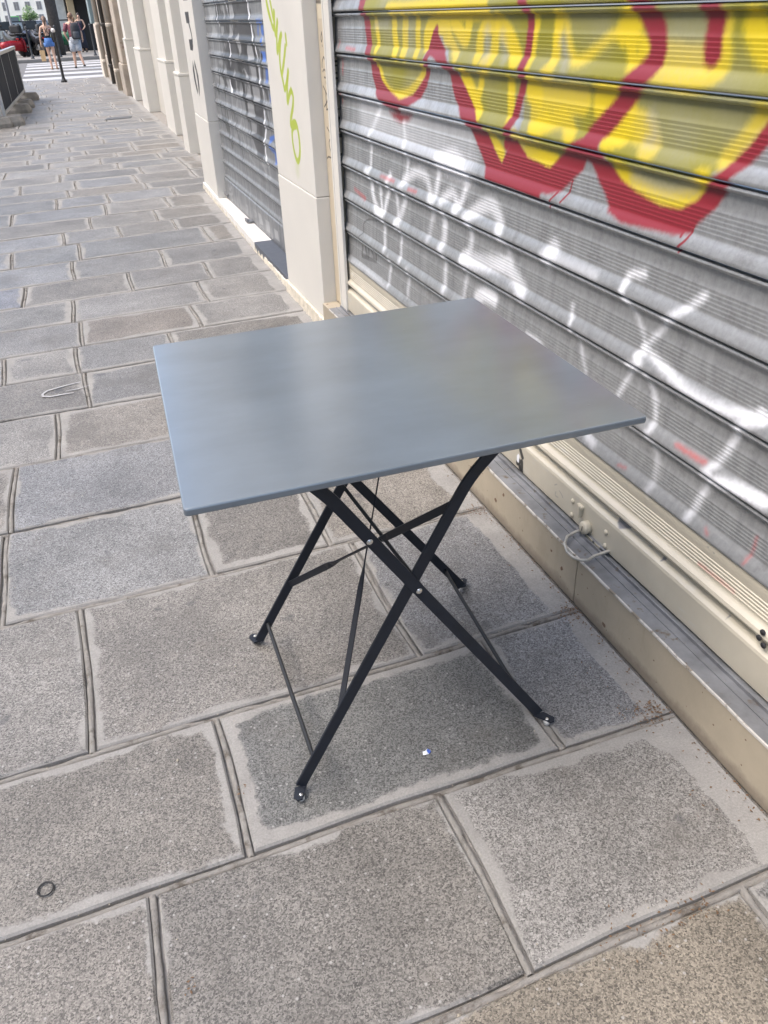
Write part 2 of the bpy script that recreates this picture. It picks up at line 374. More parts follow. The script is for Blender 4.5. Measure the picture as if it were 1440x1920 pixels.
 ('L','W',0.0162,0.022,0.656,[(1.315,0.613),(1.294,0.592),(1.276,0.565),(1.267,0.515),(1.282,0.493)]),
 ('L','W',0.018,0.022,0.451,[(1.262,0.479),(1.241,0.441),(1.241,0.388),(1.247,0.364)]),
 ('L','W',0.0126,0.022,0.738,[(1.626,0.678),(1.627,0.658),(1.614,0.65),(1.617,0.621)]),
 ('L','W',0.010799999999999999,0.022,0.574,[(1.585,0.607),(1.564,0.569),(1.544,0.539)]),
 ('L','W',0.021599999999999998,0.022,0.738,[(1.076,0.491),(1.012,0.507),(0.933,0.515)]),
 ('L','W',0.021599999999999998,0.022,0.41,[(1.502,0.387),(1.472,0.379)]),
 ('L','W',0.021599999999999998,0.022,0.41,[(1.747,0.769),(1.635,0.773),(1.532,0.772)]),
 ('L','W',0.0144,0.022,0.656,[(1.834,0.538),(1.773,0.54),(1.728,0.52)]),
 ('L','W',0.05,0.03,0.7,[(1.726,0.786),(1.754,0.76)]),
 ('L','r',0.006999999999999999,0.015,0.6,[(1.187,0.514),(1.144,0.514),(1.096,0.517)]),
 ('L','r',0.0042,0.015,0.6,[(0.939,0.435),(0.94,0.397),(0.945,0.373)]),
 ('L','r',0.0042,0.015,0.6,[(1.06,0.382),(1.051,0.376)]),
 ('L','r',0.0034999999999999996,0.015,0.6,[(1.363,0.377),(1.337,0.382)]),
 ('L','r',0.017499999999999998,0.015,0.6,[(3.289,0.677),(3.157,0.663)]),
 ('L','r',0.010499999999999999,0.015,0.6,[(2.945,0.777),(2.808,0.779)]),
 ('L','r',0.010499999999999999,0.015,0.6,[(2.669,0.775),(2.598,0.778)]),
 ('L','r',0.010499999999999999,0.015,0.6,[(3.375,1.191),(3.375,1.176)]),
 ('L','r',0.01225,0.015,0.6,[(3.364,1.135),(3.364,1.087)]),
 ('L','r',0.010499999999999999,0.015,0.6,[(3.389,1.016),(3.396,0.983)]),
 ('L','r',0.010499999999999999,0.015,0.6,[(3.279,1.173),(3.17,1.17)]),
 ('L','r',0.006999999999999999,0.015,0.6,[(1.182,0.513),(1.101,0.512)]),
 ('L','r',0.0042,0.015,0.6,[(1.058,0.297),(0.989,0.298),(0.956,0.298)]),
 ('L','K',0.018,0.006,0.55,[(3.231,0.459),(3.236,0.425)]),
 ('L','K',0.018,0.006,0.55,[(3.196,0.464),(3.174,0.442)]),
 ('L','K',0.018,0.006,0.55,[(3.153,0.471),(3.154,0.439)]),
 ('L','K',0.018,0.006,0.55,[(3.12,0.473),(3.09,0.451)]),
 ('L','K',0.018,0.006,0.55,[(3.063,0.478),(3.062,0.452)]),
 ('L','K',0.018,0.006,0.55,[(3.228,0.424),(3.06,0.442)]),
 ('L','K',0.008,0.004,0.5,[(3.04,0.599),(3.136,0.591),(3.207,0.557),(3.195,0.523),(3.232,0.504)]),
 ('F','g',0,0.003,1,[(1.342,0.247),(1.323,0.249),(1.302,0.255),(1.288,0.254),(1.29,0.243),(1.311,0.233),(1.331,0.238)]),
 ('F','g',0,0.003,1,[(1.262,0.252),(1.249,0.256),(1.257,0.247)]),
 ('F','g',0,0.003,1,[(1.167,0.243),(1.158,0.246),(1.155,0.241),(1.162,0.236)]),
 ('F','g',0,0.003,1,[(0.952,0.242),(0.947,0.242),(0.948,0.235)]),
 ('F','g',0,0.003,1,[(1.046,0.349),(1.04,0.351),(1.041,0.347)]),
 ('F','g',0,0.003,1,[(1.027,0.347),(1.021,0.348),(1.024,0.344)]),
 ('L','g',0.003,0.002,0.7,[(1.599,0.2),(1.588,0.208)]),
 ('L','g',0.003,0.002,0.7,[(1.59,0.183),(1.594,0.17),(1.577,0.173)]),
 ('L','g',0.003,0.002,0.7,[(1.574,0.195),(1.562,0.191),(1.555,0.185)]),
 ('L','K',0.016,0.003,0.95,[(1.791,0.211),(1.778,0.196)]),
 ('L','K',0.016,0.003,0.95,[(1.792,0.176),(1.805,0.164)]),
 ('L','K',0.016,0.003,0.95,[(1.794,0.165),(1.78,0.144)]),
 ('L','K',0.016,0.003,0.95,[(1.779,0.18),(1.776,0.142)]),
 ('F','W',0,0.003,1,[(1.81,0.185),(1.803,0.196),(1.794,0.193),(1.797,0.167),(1.808,0.168)]),
]
FAR_PAINT = [
 ('F','D',0,0.01,0.85,[(5.74,1.372),(5.274,1.363),(5.295,1.33),(5.288,1.301),(5.238,1.264),(5.252,1.215),(5.218,1.164),(5.224,1.099),(5.187,1.053),(5.178,1.012),(5.188,0.966),(5.162,0.928),(5.158,0.876),(5.119,0.833),(5.195,0.777),(5.304,0.755),(5.552,0.74),(5.647,0.762),(5.644,0.827),(5.676,0.891),(5.849,0.86),(6.038,0.848),(6.104,0.901),(6.155,0.976),(6.181,1.055),(6.195,1.12),(6.25,1.188),(6.25,1.242),(6.312,1.276),(6.311,1.356),(6.012,1.352)]),
 ('F','D',0,0.01,0.85,[(5.374,0.787),(5.122,0.821),(5.135,0.752),(5.161,0.68),(5.219,0.613),(5.274,0.528),(5.419,0.53),(5.497,0.571),(5.588,0.636),(5.64,0.726),(5.632,0.781)]),
 ('F','L',0,0.008,0.85,[(5.446,1.031),(5.244,1.036),(5.24,0.957),(5.409,0.952)]),
 ('F','L',0,0.008,0.85,[(5.65,0.932),(5.452,0.937),(5.412,0.859),(5.614,0.845)]),
 ('F','L',0,0.008,0.85,[(5.422,0.929),(5.205,0.935),(5.203,0.852),(5.373,0.839)]),
 ('F','L',0,0.008,0.85,[(5.415,1.136),(5.294,1.145),(5.243,1.066),(5.398,1.055),(5.442,1.093)]),
 ('F','L',0,0.008,0.85,[(5.717,1.165),(5.642,1.194),(5.593,1.145),(5.617,1.095),(5.681,1.067),(5.733,1.101)]),
 ('F','L',0,0.008,0.85,[(6.142,1.347),(6.017,1.346),(5.997,1.265),(6.057,1.269),(6.068,1.308),(6.155,1.318)]),
 ('F','L',0,0.008,0.85,[(5.843,1.349),(5.748,1.348),(5.702,1.268),(5.855,1.268)]),
 ('F','L',0,0.008,0.85,[(6.22,1.225),(6.112,1.226),(6.095,1.166),(6.217,1.175)]),
 ('F','L',0,0.008,0.85,[(5.908,1.236),(5.724,1.237),(5.851,1.166),(5.951,1.165)]),
 ('F','L',0,0.008,0.85,[(6.184,1.134),(6.076,1.136),(6.134,1.088)]),
 ('F','L',0,0.008,0.85,[(5.663,0.997),(5.582,1.01),(5.456,0.959),(5.633,0.959)]),
 ('F','L',0,0.008,0.85,[(6.042,1.043),(5.958,1.045),(6.036,0.995)]),
 ('F','L',0,0.008,0.85,[(5.606,0.829),(5.381,0.826),(5.398,0.796),(5.615,0.785)]),
 ('F','L',0,0.008,0.85,[(5.766,0.926),(5.71,0.926),(5.703,0.849),(5.828,0.862)]),
 ('F','L',0,0.008,0.8,[(5.61,0.817),(5.406,0.818),(5.394,0.752),(5.605,0.739)]),
 ('F','L',0,0.008,0.8,[(5.56,0.728),(5.388,0.72),(5.42,0.663),(5.561,0.639)]),
 ('L','W',0.026,0.014,0.85,[(5.267,1.349),(5.285,1.307),(5.226,1.258),(5.252,1.215),(5.214,1.158),(5.191,1.115),(5.155,1.054),(5.154,1.013),(5.153,0.959),(5.109,0.925),(5.103,0.834)]),
 ('L','W',0.026,0.014,0.85,[(6.286,1.346),(6.289,1.276),(6.245,1.235)]),
 ('L','W',0.026,0.014,0.85,[(5.932,1.351),(5.874,1.268)]),
 ('L','W',0.026,0.014,0.85,[(6.113,0.932),(6.118,0.883),(6.038,0.848)]),
 ('L','W',0.026,0.014,0.85,[(5.976,1.145),(5.966,1.062)]),
 ('L','W',0.028,0.014,0.85,[(5.131,0.825),(5.135,0.752),(5.126,0.716),(5.178,0.669),(5.211,0.604),(5.22,0.564),(5.153,0.515)]),
 ('L','L',0.045,0.02,0.7,[(6.484,1.345),(6.62,1.302),(6.383,1.3),(6.342,1.347)]),
 ('L','L',0.045,0.02,0.7,[(6.567,1.17),(6.454,1.217),(6.399,1.172)]),
 ('L','L',0.045,0.02,0.7,[(6.595,1.138),(6.606,1.097)]),
 ('L','L',0.045,0.02,0.7,[(6.336,1.138),(6.362,1.092)]),
 ('L','L',0.045,0.02,0.7,[(6.431,0.993),(6.331,1.033),(6.262,0.979)]),
 ('L','L',0.045,0.02,0.7,[(6.571,1.025),(6.585,0.98)]),
 ('L','L',0.045,0.02,0.7,[(6.631,0.926),(6.466,0.922)]),
 ('L','L',0.045,0.02,0.7,[(6.491,0.891),(6.16,0.884)]),
 ('L','L',0.026,0.02,0.7,[(6.484,0.725),(6.431,0.662)]),
 ('L','L',0.026,0.02,0.8,[(6.127,0.811),(6.131,0.742),(6.277,0.648)]),
 ('L','L',0.026,0.02,0.7,[(5.84,0.714),(5.988,0.622),(6.187,0.552),(6.175,0.614),(6.061,0.668)]),
 ('L','L',0.026,0.02,0.6,[(5.768,0.518),(5.706,0.483),(5.588,0.457)]),
 ('L','L',0.026,0.02,0.7,[(5.909,0.608),(5.853,0.561),(5.798,0.536)]),
 ('L','L',0.026,0.02,0.7,[(5.365,0.517),(5.284,0.463),(5.213,0.418)]),
 ('L','L',0.026,0.02,0.6,[(5.173,0.498),(5.133,0.44)]),
 ('L','L',0.026,0.02,0.6,[(5.369,0.486),(5.165,0.513)]),
 ('L','L',0.026,0.02,0.8,[(5.576,0.612),(5.549,0.57),(5.467,0.534)]),
 ('L','K',0.05,0.01,0.9,[(5.678,0.837),(5.658,0.804),(5.653,0.77),(5.64,0.726)]),
 ('L','K',0.05,0.01,0.9,[(5.392,0.842),(5.394,0.795)]),
 ('L','K',0.05,0.012,0.85,[(5.211,1.037),(5.203,0.996),(5.188,0.951),(5.149,0.923),(5.167,0.861),(5.117,0.836)]),
 ('L','K',0.05,0.012,0.85,[(5.232,1.14),(5.216,1.085),(5.171,1.054)]),
 ('L','K',0.05,0.012,0.85,[(5.434,0.938),(5.43,0.858),(5.377,0.833)]),
 ('L','K',0.05,0.012,0.85,[(5.69,0.927),(5.679,0.858),(5.62,0.835)]),
 ('L','K',0.05,0.012,0.85,[(6.311,1.356),(6.312,1.276)]),
 ('L','K',0.05,0.012,0.85,[(5.892,1.35),(5.874,1.268)]),
 ('F','B',0,0.02,0.7,[(5.052,1.267),(4.93,1.264),(4.94,1.19),(4.991,1.19),(4.969,1.245),(5.048,1.247)]),
 ('L','B',0.03,0.015,0.7,[(5.057,1.245),(5.082,1.2)]),
 ('L','B',0.05,0.015,0.9,[(4.966,1.237),(4.991,1.162)]),
 ('F','B',0,0.015,0.95,[(5.062,1.112),(4.944,1.113),(4.942,1.062),(5.013,1.065),(5.076,1.086)]),
 ('F','B',0,0.02,0.8,[(4.985,1.035),(4.918,1.037),(4.943,0.959),(5.008,0.961)]),
 ('F','B',0,0.02,0.7,[(4.948,0.906),(4.903,0.908),(4.922,0.869),(4.96,0.866)]),
 ('F','B',0,0.015,0.95,[(5.061,0.677),(4.931,0.702),(4.925,0.682),(4.979,0.667),(5.06,0.635)]),
 ('F','B',0,0.015,0.9,[(4.966,0.596),(4.903,0.603),(4.919,0.546),(4.964,0.54)]),
 ('L','B',0.03,0.015,0.9,[(5.067,0.621),(4.892,0.605)]),
 ('F','L',0,0.004,1,[(5.581,0.163),(5.501,0.166),(5.457,0.103),(5.566,0.093)]),
 ('F','L',0,0.004,1,[(5.366,0.159),(5.254,0.164),(5.254,0.09),(5.364,0.089)]),
 ('F','L',0,0.004,1,[(5.133,0.149),(5.03,0.151),(5.011,0.093),(5.126,0.09)]),
 ('L','L',0.02,0.005,0.9,[(6.627,0.17),(6.599,0.136),(6.472,0.194),(6.488,0.123),(6.654,0.108)]),
 ('L','L',0.02,0.005,0.9,[(6.238,0.176),(6.258,0.112)]),
 ('L','L',0.02,0.005,0.9,[(5.988,0.135),(5.926,0.14),(5.966,0.098)]),
 ('L','L',0.02,0.005,0.9,[(5.693,0.153),(5.647,0.139),(5.688,0.115)]),
 ('L','K',0.04130215153193941,0.012,0.6092949717955153,[(5.764,0.896),(5.692,0.967),(5.593,0.958),(5.673,0.855),(5.683,0.871)]),
 ('L','L',0.041875046941581714,0.012,0.5855843031528175,[(6.561,1.324),(6.546,1.241),(6.456,1.15),(6.53,1.248),(6.443,1.28)]),
 ('L','K',0.046139942028805656,0.012,0.5691762746388797,[(5.48,1.119),(5.526,1.092),(5.443,1.03),(5.385,0.972),(5.447,0.896)]),
 ('L','K',0.02856693434912027,0.012,0.862366326371031,[(5.625,0.984),(5.53,0.957),(5.611,0.862),(5.63,0.769),(5.646,0.846)]),
 ('L','K',0.023521766171387543,0.012,0.7631109219183947,[(5.22,1.299),(5.22,1.305),(5.227,1.229),(5.141,1.151),(5.194,1.185)]),
 ('L','K',0.02317567100790201,0.012,0.7267189798136112,[(6.581,0.66),(6.592,0.673),(6.522,0.613),(6.621,0.712),(6.545,0.747)]),
 ('L','K',0.04955429314301091,0.012,0.7510525737776962,[(6.214,1.246),(6.219,1.25),(6.256,1.321),(6.178,1.395),(6.151,1.321)]),
 ('L','L',0.01976523900637414,0.012,0.6834836380426025,[(5.03,1.212),(4.996,1.187),(4.939,1.165),(4.904,1.064),(4.93,0.967)]),
 ('L','L',0.035934837667789446,0.012,0.5986975109847403,[(5.925,0.937),(5.894,0.988),(5.907,0.883),(5.937,0.784),(5.989,0.776)]),
 ('L','K',0.019949142801866014,0.012,0.623010648603012,[(5.479,1.133),(5.554,1.019),(5.642,1.077),(5.595,0.993),(5.519,0.906)]),
 ('L','K',0.03143767319951068,0.012,0.5998821984704238,[(5.642,1.073),(5.735,1.031),(5.663,1.034),(5.591,0.933),(5.602,0.966)]),
 ('L','K',0.03492280677040676,0.012,0.6106650410551125,[(5.927,1.208),(5.945,1.265),(5.977,1.205),(5.997,1.219),(5.967,1.302)]),
 ('L','D',0.036973812328919706,0.012,0.6418535775497588,[(6.039,0.682),(6.095,0.611),(5.998,0.53),(5.989,0.533),(5.967,0.451)]),
 ('L','K',0.035348842133387536,0.012,0.6551113558747753,[(5.11,1.102),(5.126,1.111),(5.113,1.058),(5.119,1.08),(5.178,1.153)]),
 ('L','D',0.025395369141395188,0.012,0.8380925415969234,[(6.196,1.153),(6.117,1.187),(6.107,1.175),(6.135,1.067),(6.155,1.029)]),
 ('L','K',0.04208485512287926,0.012,0.5795445239000528,[(6.204,1.082),(6.279,0.97),(6.298,0.985),(6.334,0.955),(6.248,0.876)]),
 ('L','K',0.049243681284449115,0.012,0.8952101850314589,[(5.049,1.082),(5.059,1.067),(5.099,0.963),(5.016,0.914),(5.009,0.893)]),
 ('L','K',0.029917692685990357,0.012,0.8093696714059183,[(6.374,0.699),(6.344,0.63),(6.4,0.552),(6.344,0.456),(6.268,0.543)]),
 ('L','K',0.0487424500234732,0.012,0.7318056067823588,[(5.771,1.006),(5.745,1.026),(5.693,0.962),(5.696,0.886),(5.684,0.973)]),
 ('L','K',0.04316123890438066,0.012,0.8656124300593506,[(5.688,1.285),(5.683,1.235),(5.758,1.255),(5.795,1.164),(5.702,1.085)]),
 ('L','L',0.04655890450455946,0.012,0.7005294022942061,[(6.536,1.269),(6.62,1.362),(6.539,1.311),(6.488,1.324),(6.486,1.281)]),
 ('L','K',0.024033987572454667,0.012,0.7990608634621766,[(5.13,0.843),(5.123,0.926),(5.114,0.891),(5.08,0.784),(4.998,0.734)]),
 ('L','K',0.04268413623222589,0.012,0.5765523199490651,[(6.087,0.722),(6.112,0.676),(6.101,0.69),(6.154,0.764),(6.2,0.691)]),
 ('L','K',0.020285600715575218,0.012,0.553781086162713,[(6.105,0.932),(6.051,0.972),(6.103,1.028),(6.104,1.01),(6.004,1.092)]),
 ('L','K',0.045788287433348465,0.012,0.7280534788338405,[(6.52,0.651),(6.449,0.567),(6.369,0.628),(6.468,0.651),(6.447,0.727)]),
 ('L','K',0.026912575359055432,0.012,0.7328904427812046,[(5.59,1.321),(5.53,1.402),(5.544,1.458),(5.599,1.377),(5.533,1.325)]),
 ('L','D',0.029124825416474126,0.012,0.7603128911390531,[(6.245,0.936),(6.34,0.837),(6.297,0.83),(6.293,0.929),(6.229,0.841)]),
 ('L','D',0.024930627230492268,0.012,0.6209864817090814,[(5.9,1.307),(5.805,1.228),(5.861,1.256),(5.78,1.165),(5.722,1.165)]),
 ('L','D',0.03199617377093929,0.012,0.804301837365506,[(6.132,0.933),(6.201,1.033),(6.288,1.07),(6.287,0.964),(6.349,0.931)]),
 ('L','K',0.04785172812038444,0.012,0.7389373530999829,[(5.315,0.693),(5.248,0.702),(5.326,0.64),(5.276,0.623),(5.281,0.67)]),
 ('L','K',0.030659001120581918,0.012,0.5767338640394456,[(6.106,1.341),(6.041,1.234),(6.112,1.242),(6.052,1.305),(6.008,1.213)]),
 ('L','K',0.030205781184434816,0.012,0.814901094335697,[(6.356,0.802),(6.349,0.834),(6.312,0.899),(6.389,0.935),(6.416,0.99)]),
 ('L','K',0.02102612197693597,0.012,0.8874956967265326,[(6.46,0.991),(6.527,0.879),(6.626,0.789),(6.61,0.834),(6.677,0.86)]),
 ('L','L',0.02130442314296125,0.012,0.8512358196473189,[(5.859,0.808),(5.881,0.897),(5.851,0.78),(5.79,0.673),(5.796,0.621)]),
]
PILLAR_PAINT = [
 ('L','V',0.027,0.008,0.95,[(4.216,1.394),(4.19,1.36),(4.142,1.279),(4.092,1.226),(4.063,1.258),(4.049,1.295)]),
 ('L','V',0.027,0.008,0.95,[(4.185,1.368),(4.178,1.317),(4.14,1.275)]),
 ('L','V',0.027,0.008,0.95,[(4.121,1.366),(4.098,1.316),(4.08,1.275)]),
 ('L','V',0.027,0.008,0.95,[(4.058,1.295),(4.067,1.258),(4.072,1.203),(4.032,1.233),(4.007,1.262)]),
 ('L','V',0.027,0.008,0.95,[(4.008,1.26),(4.04,1.216),(4.054,1.173),(4.066,1.132),(3.99,1.2),(3.954,1.213)]),
 ('L','V',0.027,0.008,0.95,[(3.966,1.208),(4.011,1.153),(4.032,1.105),(4.022,1.048),(3.963,1.099),(3.903,1.168)]),
 ('L','V',0.027,0.008,0.95,[(4.017,1.053),(3.999,1.027),(3.988,0.99),(3.921,1.04),(3.89,1.076)]),
 ('L','V',0.027,0.008,0.95,[(3.896,1.071),(3.932,1.022),(3.964,0.936),(3.91,0.984),(3.869,1.003)]),
 ('L','V',0.027,0.008,0.95,[(3.869,1.003),(3.837,0.984),(3.858,0.939),(3.917,0.89),(3.938,0.849),(3.872,0.878),(3.824,0.876),(3.799,0.829),(3.796,0.775),(3.823,0.73),(3.863,0.709),(3.906,0.738),(3.925,0.793),(3.919,0.835),(3.887,0.856),(3.84,0.861)]),
 ('L','V',0.027,0.008,0.95,[(3.882,1.209),(3.878,1.181)]),
 ('L','V',0.06,0.06,0.25,[(3.867,0.708),(3.879,0.675)]),
]
GUIDE_PAINT = [
 ('L','K',0.007,0.003,0.9,[(3.527,1.138),(3.504,1.123)]),
 ('L','K',0.007,0.003,0.9,[(3.531,1.137),(3.552,1.122),(3.558,1.101)]),
 ('L','K',0.007,0.003,0.9,[(3.504,1.123),(3.486,1.117),(3.498,1.107)]),
 ('L','K',0.007,0.003,0.9,[(3.552,1.086),(3.53,1.097),(3.5,1.081)]),
 ('L','K',0.007,0.003,0.9,[(3.538,1.066),(3.492,1.065),(3.524,1.049),(3.496,1.035)]),
 ('L','K',0.007,0.003,0.9,[(3.56,1.033),(3.495,0.992),(3.561,0.958)]),
 ('L','K',0.007,0.003,0.9,[(3.533,1.012),(3.531,0.951)]),
 ('L','K',0.007,0.003,0.9,[(3.535,0.949),(3.498,0.955),(3.514,0.941),(3.501,0.917),(3.514,0.889)]),
 ('L','K',0.007,0.003,0.9,[(3.508,0.939),(3.492,0.889)]),
 ('L','K',0.007,0.003,0.9,[(3.545,0.882),(3.486,0.852),(3.544,0.825),(3.491,0.77)]),
 ('L','K',0.007,0.003,0.9,[(3.574,0.759),(3.551,0.77),(3.49,0.766)]),
 ('L','K',0.007,0.003,0.9,[(3.535,1.223),(3.527,1.202),(3.544,1.187),(3.551,1.202),(3.535,1.223)]),
 ('L','K',0.007,0.003,0.9,[(3.536,1.178),(3.536,1.175)]),
 ('F','K',0,0.004,0.8,[(3.581,1.33),(3.483,1.328),(3.491,1.317),(3.584,1.319)]),
 ('F','T',0,0.003,0.8,[(3.575,1.315),(3.491,1.316),(3.499,1.268),(3.564,1.268)]),
]
LETTERS_PAINT = [
 ('F','D',0,0.003,1,[(7.319,1.319),(7.089,1.319),(7.098,1.252),(7.148,1.245),(7.312,1.246)]),
 ('L','D',0.045,0.004,1,[(7.159,1.245),(7.126,1.219),(7.098,1.186),(7.088,1.157),(7.092,1.14)]),
 ('F','D',0,0.003,1,[(7.312,1.138),(7.085,1.143),(7.092,1.097),(7.144,1.066),(7.305,1.067)]),
 ('F','D',0,0.003,1,[(7.317,1.399),(7.032,1.394),(7.055,1.39),(7.311,1.392)]),
 ('F','D',0,0.003,1,[(7.253,1.001),(7.232,0.938),(7.231,0.865),(7.191,0.8),(7.226,0.76),(7.274,0.795),(7.322,0.853),(7.334,0.927)]),
 ('F','D',0,0.003,1,[(7.147,1.009),(7.09,0.963),(7.031,0.901),(7.048,0.828),(7.123,0.754),(7.154,0.789),(7.12,0.851),(7.135,0.929),(7.18,0.96)]),
]
# ------------------------------------------------------------------ paints and metals
def zinc(name, img, box, base=(.42, .43, .43), metal=.75, rough=.36, dirt=.5):
    t = NT(name)
    st = t.noise(1.0, 5, .6, mapscale=(2, 26, 2.2))          # dull vertical streaks of weather
    sp = t.noise(90, 4, .6)
    v = t.math('ADD', t.math('MULTIPLY', t.ramp(st, .3, .7, .80, 1.08), 1.0), t.ramp(sp, .3, .7, -.1, .1))
    mul = t.new('ShaderNodeVectorMath', operation='SCALE'); mul.inputs[0].default_value = base; t.l(v, mul.inputs['Scale'])
    dk = t.math('MULTIPLY', t.ramp(t.noise(14, 6, .7, mapscale=(1, 1, 1.6)), .56, .72), dirt)
    col = t.mix(dk, mul.outputs[0], (.15, .145, .135))
    rg = t.ramp(st, .3, .7, rough + .16, rough - .06)
    add_paint(t, img, box, col, rg, metal)
    t.bump(t.noise(60, 3), .06, .003)
    return t.m
cream = plain('cream_paint', (.70, .68, .625), .5, var=.03, nscale=3, bump=.10, bscale=140, dirt=((.48, .43, .34), 5, .70))
cream_worn = plain('worn_cream_paint', (.56, .51, .40), .42, var=.06, nscale=9, bump=.08, bscale=160, dirt=((.24, .17, .11), 34, .74))
stone_ledge = plain('cream_ledge', (.62, .57, .47), .7, var=.15, nscale=24, bump=.5, bscale=60, dirt=((.22, .19, .15), 26, .60))
t = NT('sill_beige')
k = t.noise(6, 5, .6); mul = t.new('ShaderNodeVectorMath', operation='SCALE'); mul.inputs[0].default_value = (.43, .375, .285); t.l(t.ramp(k, .3, .7, .88, 1.08), mul.inputs['Scale'])
c_ = t.mix(t.ramp(t.noise(9, 6, .7, mapscale=(1, 2.4, .8)), .56, .72, 0, .55), mul.outputs[0], (.36, .30, .215))       # brown weather stains
vo = t.new('ShaderNodeTexVoronoi'); vo.inputs['Scale'].default_value = 15; vo.inputs['Randomness'].default_value = 1; t.l(t.pos(), vo.inputs['Vector'])
dv = t.math('ADD', vo.outputs['Distance'], t.math('MULTIPLY', t.noise(90, 3, .6), .22))
c_ = t.mix(t.ramp(dv, .215, .19), c_, (.15, .085, .05))                                                               # rust freckles
vo2 = t.new('ShaderNodeTexVoronoi'); vo2.inputs['Scale'].default_value = 38; t.l(t.pos(), vo2.inputs['Vector'])
c_ = t.mix(t.ramp(t.math('ADD', vo2.outputs['Distance'], t.math('MULTIPLY', t.noise(160, 2), .2)), .175, .16), c_, (.17, .11, .075))
sz = t.new('ShaderNodeSeparateXYZ'); t.l(t.pos(), sz.inputs[0])
c_ = t.mix(t.math('MULTIPLY', t.ramp(t.math('ADD', sz.outputs[2], t.math('MULTIPLY', t.noise(22, 5, .7), -.05)), .012, -.012), .75), c_, (.20, .165, .13))   # splashed dirt along the foot
t.l(c_, t.b.inputs['Base Color']); t.b.inputs['Roughness'].default_value = .55; t.bump(t.noise(110, 4), .14, .004)
sill_beige = t.m
marble = plain('pale_marble', (.74, .72, .68), .45, var=.08, nscale=10, bump=.1, bscale=90, dirt=((.30, .29, .28), 11, .70))
steel_strip = plain('dull_steel', (.225, .23, .24), .5, .3, var=.28, nscale=16, bump=.15, bscale=90, dirt=((.16, .13, .10), 30, .60))
bright_metal = plain('bright_metal', (.75, .73, .68), .3, .8, var=.05)
black_gap = plain('black_slot', (.025, .025, .027), .7)
step_paint = plain('slate_step', (.085, .096, .117), .5, var=.1, nscale=20)
wall_pale = plain('pale_plaster', (.58, .56, .51), .8, var=.06, nscale=2, bump=.2, bscale=60)
glass_dark = plain('window_glass', (.03, .035, .04), .06, spec=.6)
white_frame = plain('white_frame', (.62, .61, .58), .5)
old_stone = plain('old_stone', (.40, .35, .29), .85, var=.22, nscale=5, bump=.5, bscale=30, dirt=((.20, .165, .13), 6, .58))
asphalt = plain('asphalt', (.115, .112, .108), .85, var=.15, nscale=30, bump=.4, bscale=200)
stripe_white = plain('stripe_white', (.38, .375, .37), .7, var=.07, nscale=14, dirt=((.30, .29, .28), 9, .66))
kerb_grey = plain('kerb_granite', (.30, .30, .30), .8, var=.15, nscale=40)

# ------------------------------------------------------------------ ground: road, pavement of granite slabs
road = MB().add([(-500, -500, -.12), (500, -500, -.12), (500, 900, -.12), (-500, 900, -.12)], [(0, 1, 2, 3)]).build('road', asphalt)
road['kind'] = 'structure'
def wall_x(y):
    """where the foot of the house fronts stands"""
    P = [(-9, .958), (3.58, .958), (4.3, .975), (5.3, .985), (6.8, 1.022), (7.66, 1.05), (7.7, 1.30), (12, 1.34), (18, 1.36), (19, 1.28), (26, 1.34)]
    for (a, b), (c, d) in zip(P[:-1], P[1:]):
        if y <= c: return b + (d - b) * max(0, (y - a)) / (c - a)
    return 1.34
XL, YEND = -1.75, 25.3
t = NT('joint_mortar')
nb = t.noise(45, 5, .65)
t.l(t.mix(t.ramp(nb, .35, .65), (.22, .205, .185), (.32, .30, .275)), t.b.inputs['Base Color'])
t.b.inputs['Roughness'].default_value = .92; t.bump(t.noise(160, 4), .6, .004)
mortar = t.m
t = NT('bead_mortar')
bc = t.mix(t.ramp(t.noise(30, 5, .65), .35, .7), (.315, .30, .275), (.235, .22, .20))
bc = t.mix(t.ramp(t.noise(13, 6, .72), .54, .64, 0, .8), bc, (.10, .082, .064))                # dirt lodged along the joint
t.l(bc, t.b.inputs['Base Color'])
t.b.inputs['Roughness'].default_value = .9; t.bump(t.noise(170, 5, .7), .9, .005)
bead_mat = t.m
# granite with a veil of mortar smeared over its edges
t = NT('granite_slab')
ed = t.new('ShaderNodeAttribute', attribute_name='edge').outputs['Fac']
ti = t.new('ShaderNodeAttribute', attribute_name='tint').outputs['Color']
sm_ = t.new('ShaderNodeAttribute', attribute_name='smear').outputs['Fac']
g1 = t.noise(380, 3, .75)
vor = t.new('ShaderNodeTexVoronoi'); vor.inputs['Scale'].default_value = 400; vor.inputs['Randomness'].default_value = 1
wrp = t.new('ShaderNodeVectorMath', operation='ADD'); nzc = t.new('ShaderNodeTexNoise'); nzc.inputs['Scale'].default_value = 200; nzc.inputs['Detail'].default_value = 3
scl = t.new('ShaderNodeVectorMath', operation='SCALE'); scl.inputs['Scale'].default_value = .006
t.l(t.pos(), nzc.inputs['Vector']); t.l(nzc.outputs['Color'], scl.inputs[0]); t.l(t.pos(), wrp.inputs[0]); t.l(scl.outputs[0], wrp.inputs[1]); t.l(wrp.outputs[0], vor.inputs['Vector'])
vs_ = t.new('ShaderNodeSeparateColor'); t.l(vor.outputs['Color'], vs_.inputs[0])
grain = t.math('ADD', t.math('MULTIPLY', vs_.outputs[0], .62), t.math('MULTIPLY', g1, .55))
gf = t.ramp(grain, .25, 1.0, .30, 1.80)
big = t.noise(3.5, 5, .6); med = t.noise(16, 4, .6)
gf = t.math('MULTIPLY', gf, t.ramp(big, .3, .7, .76, 1.20)); gf = t.math('MULTIPLY', gf, t.ramp(med, .3, .7, .92, 1.08))
mul = t.new('ShaderNodeVectorMath', operation='SCALE'); t.l(ti, mul.inputs[0]); t.l(gf, mul.inputs['Scale'])
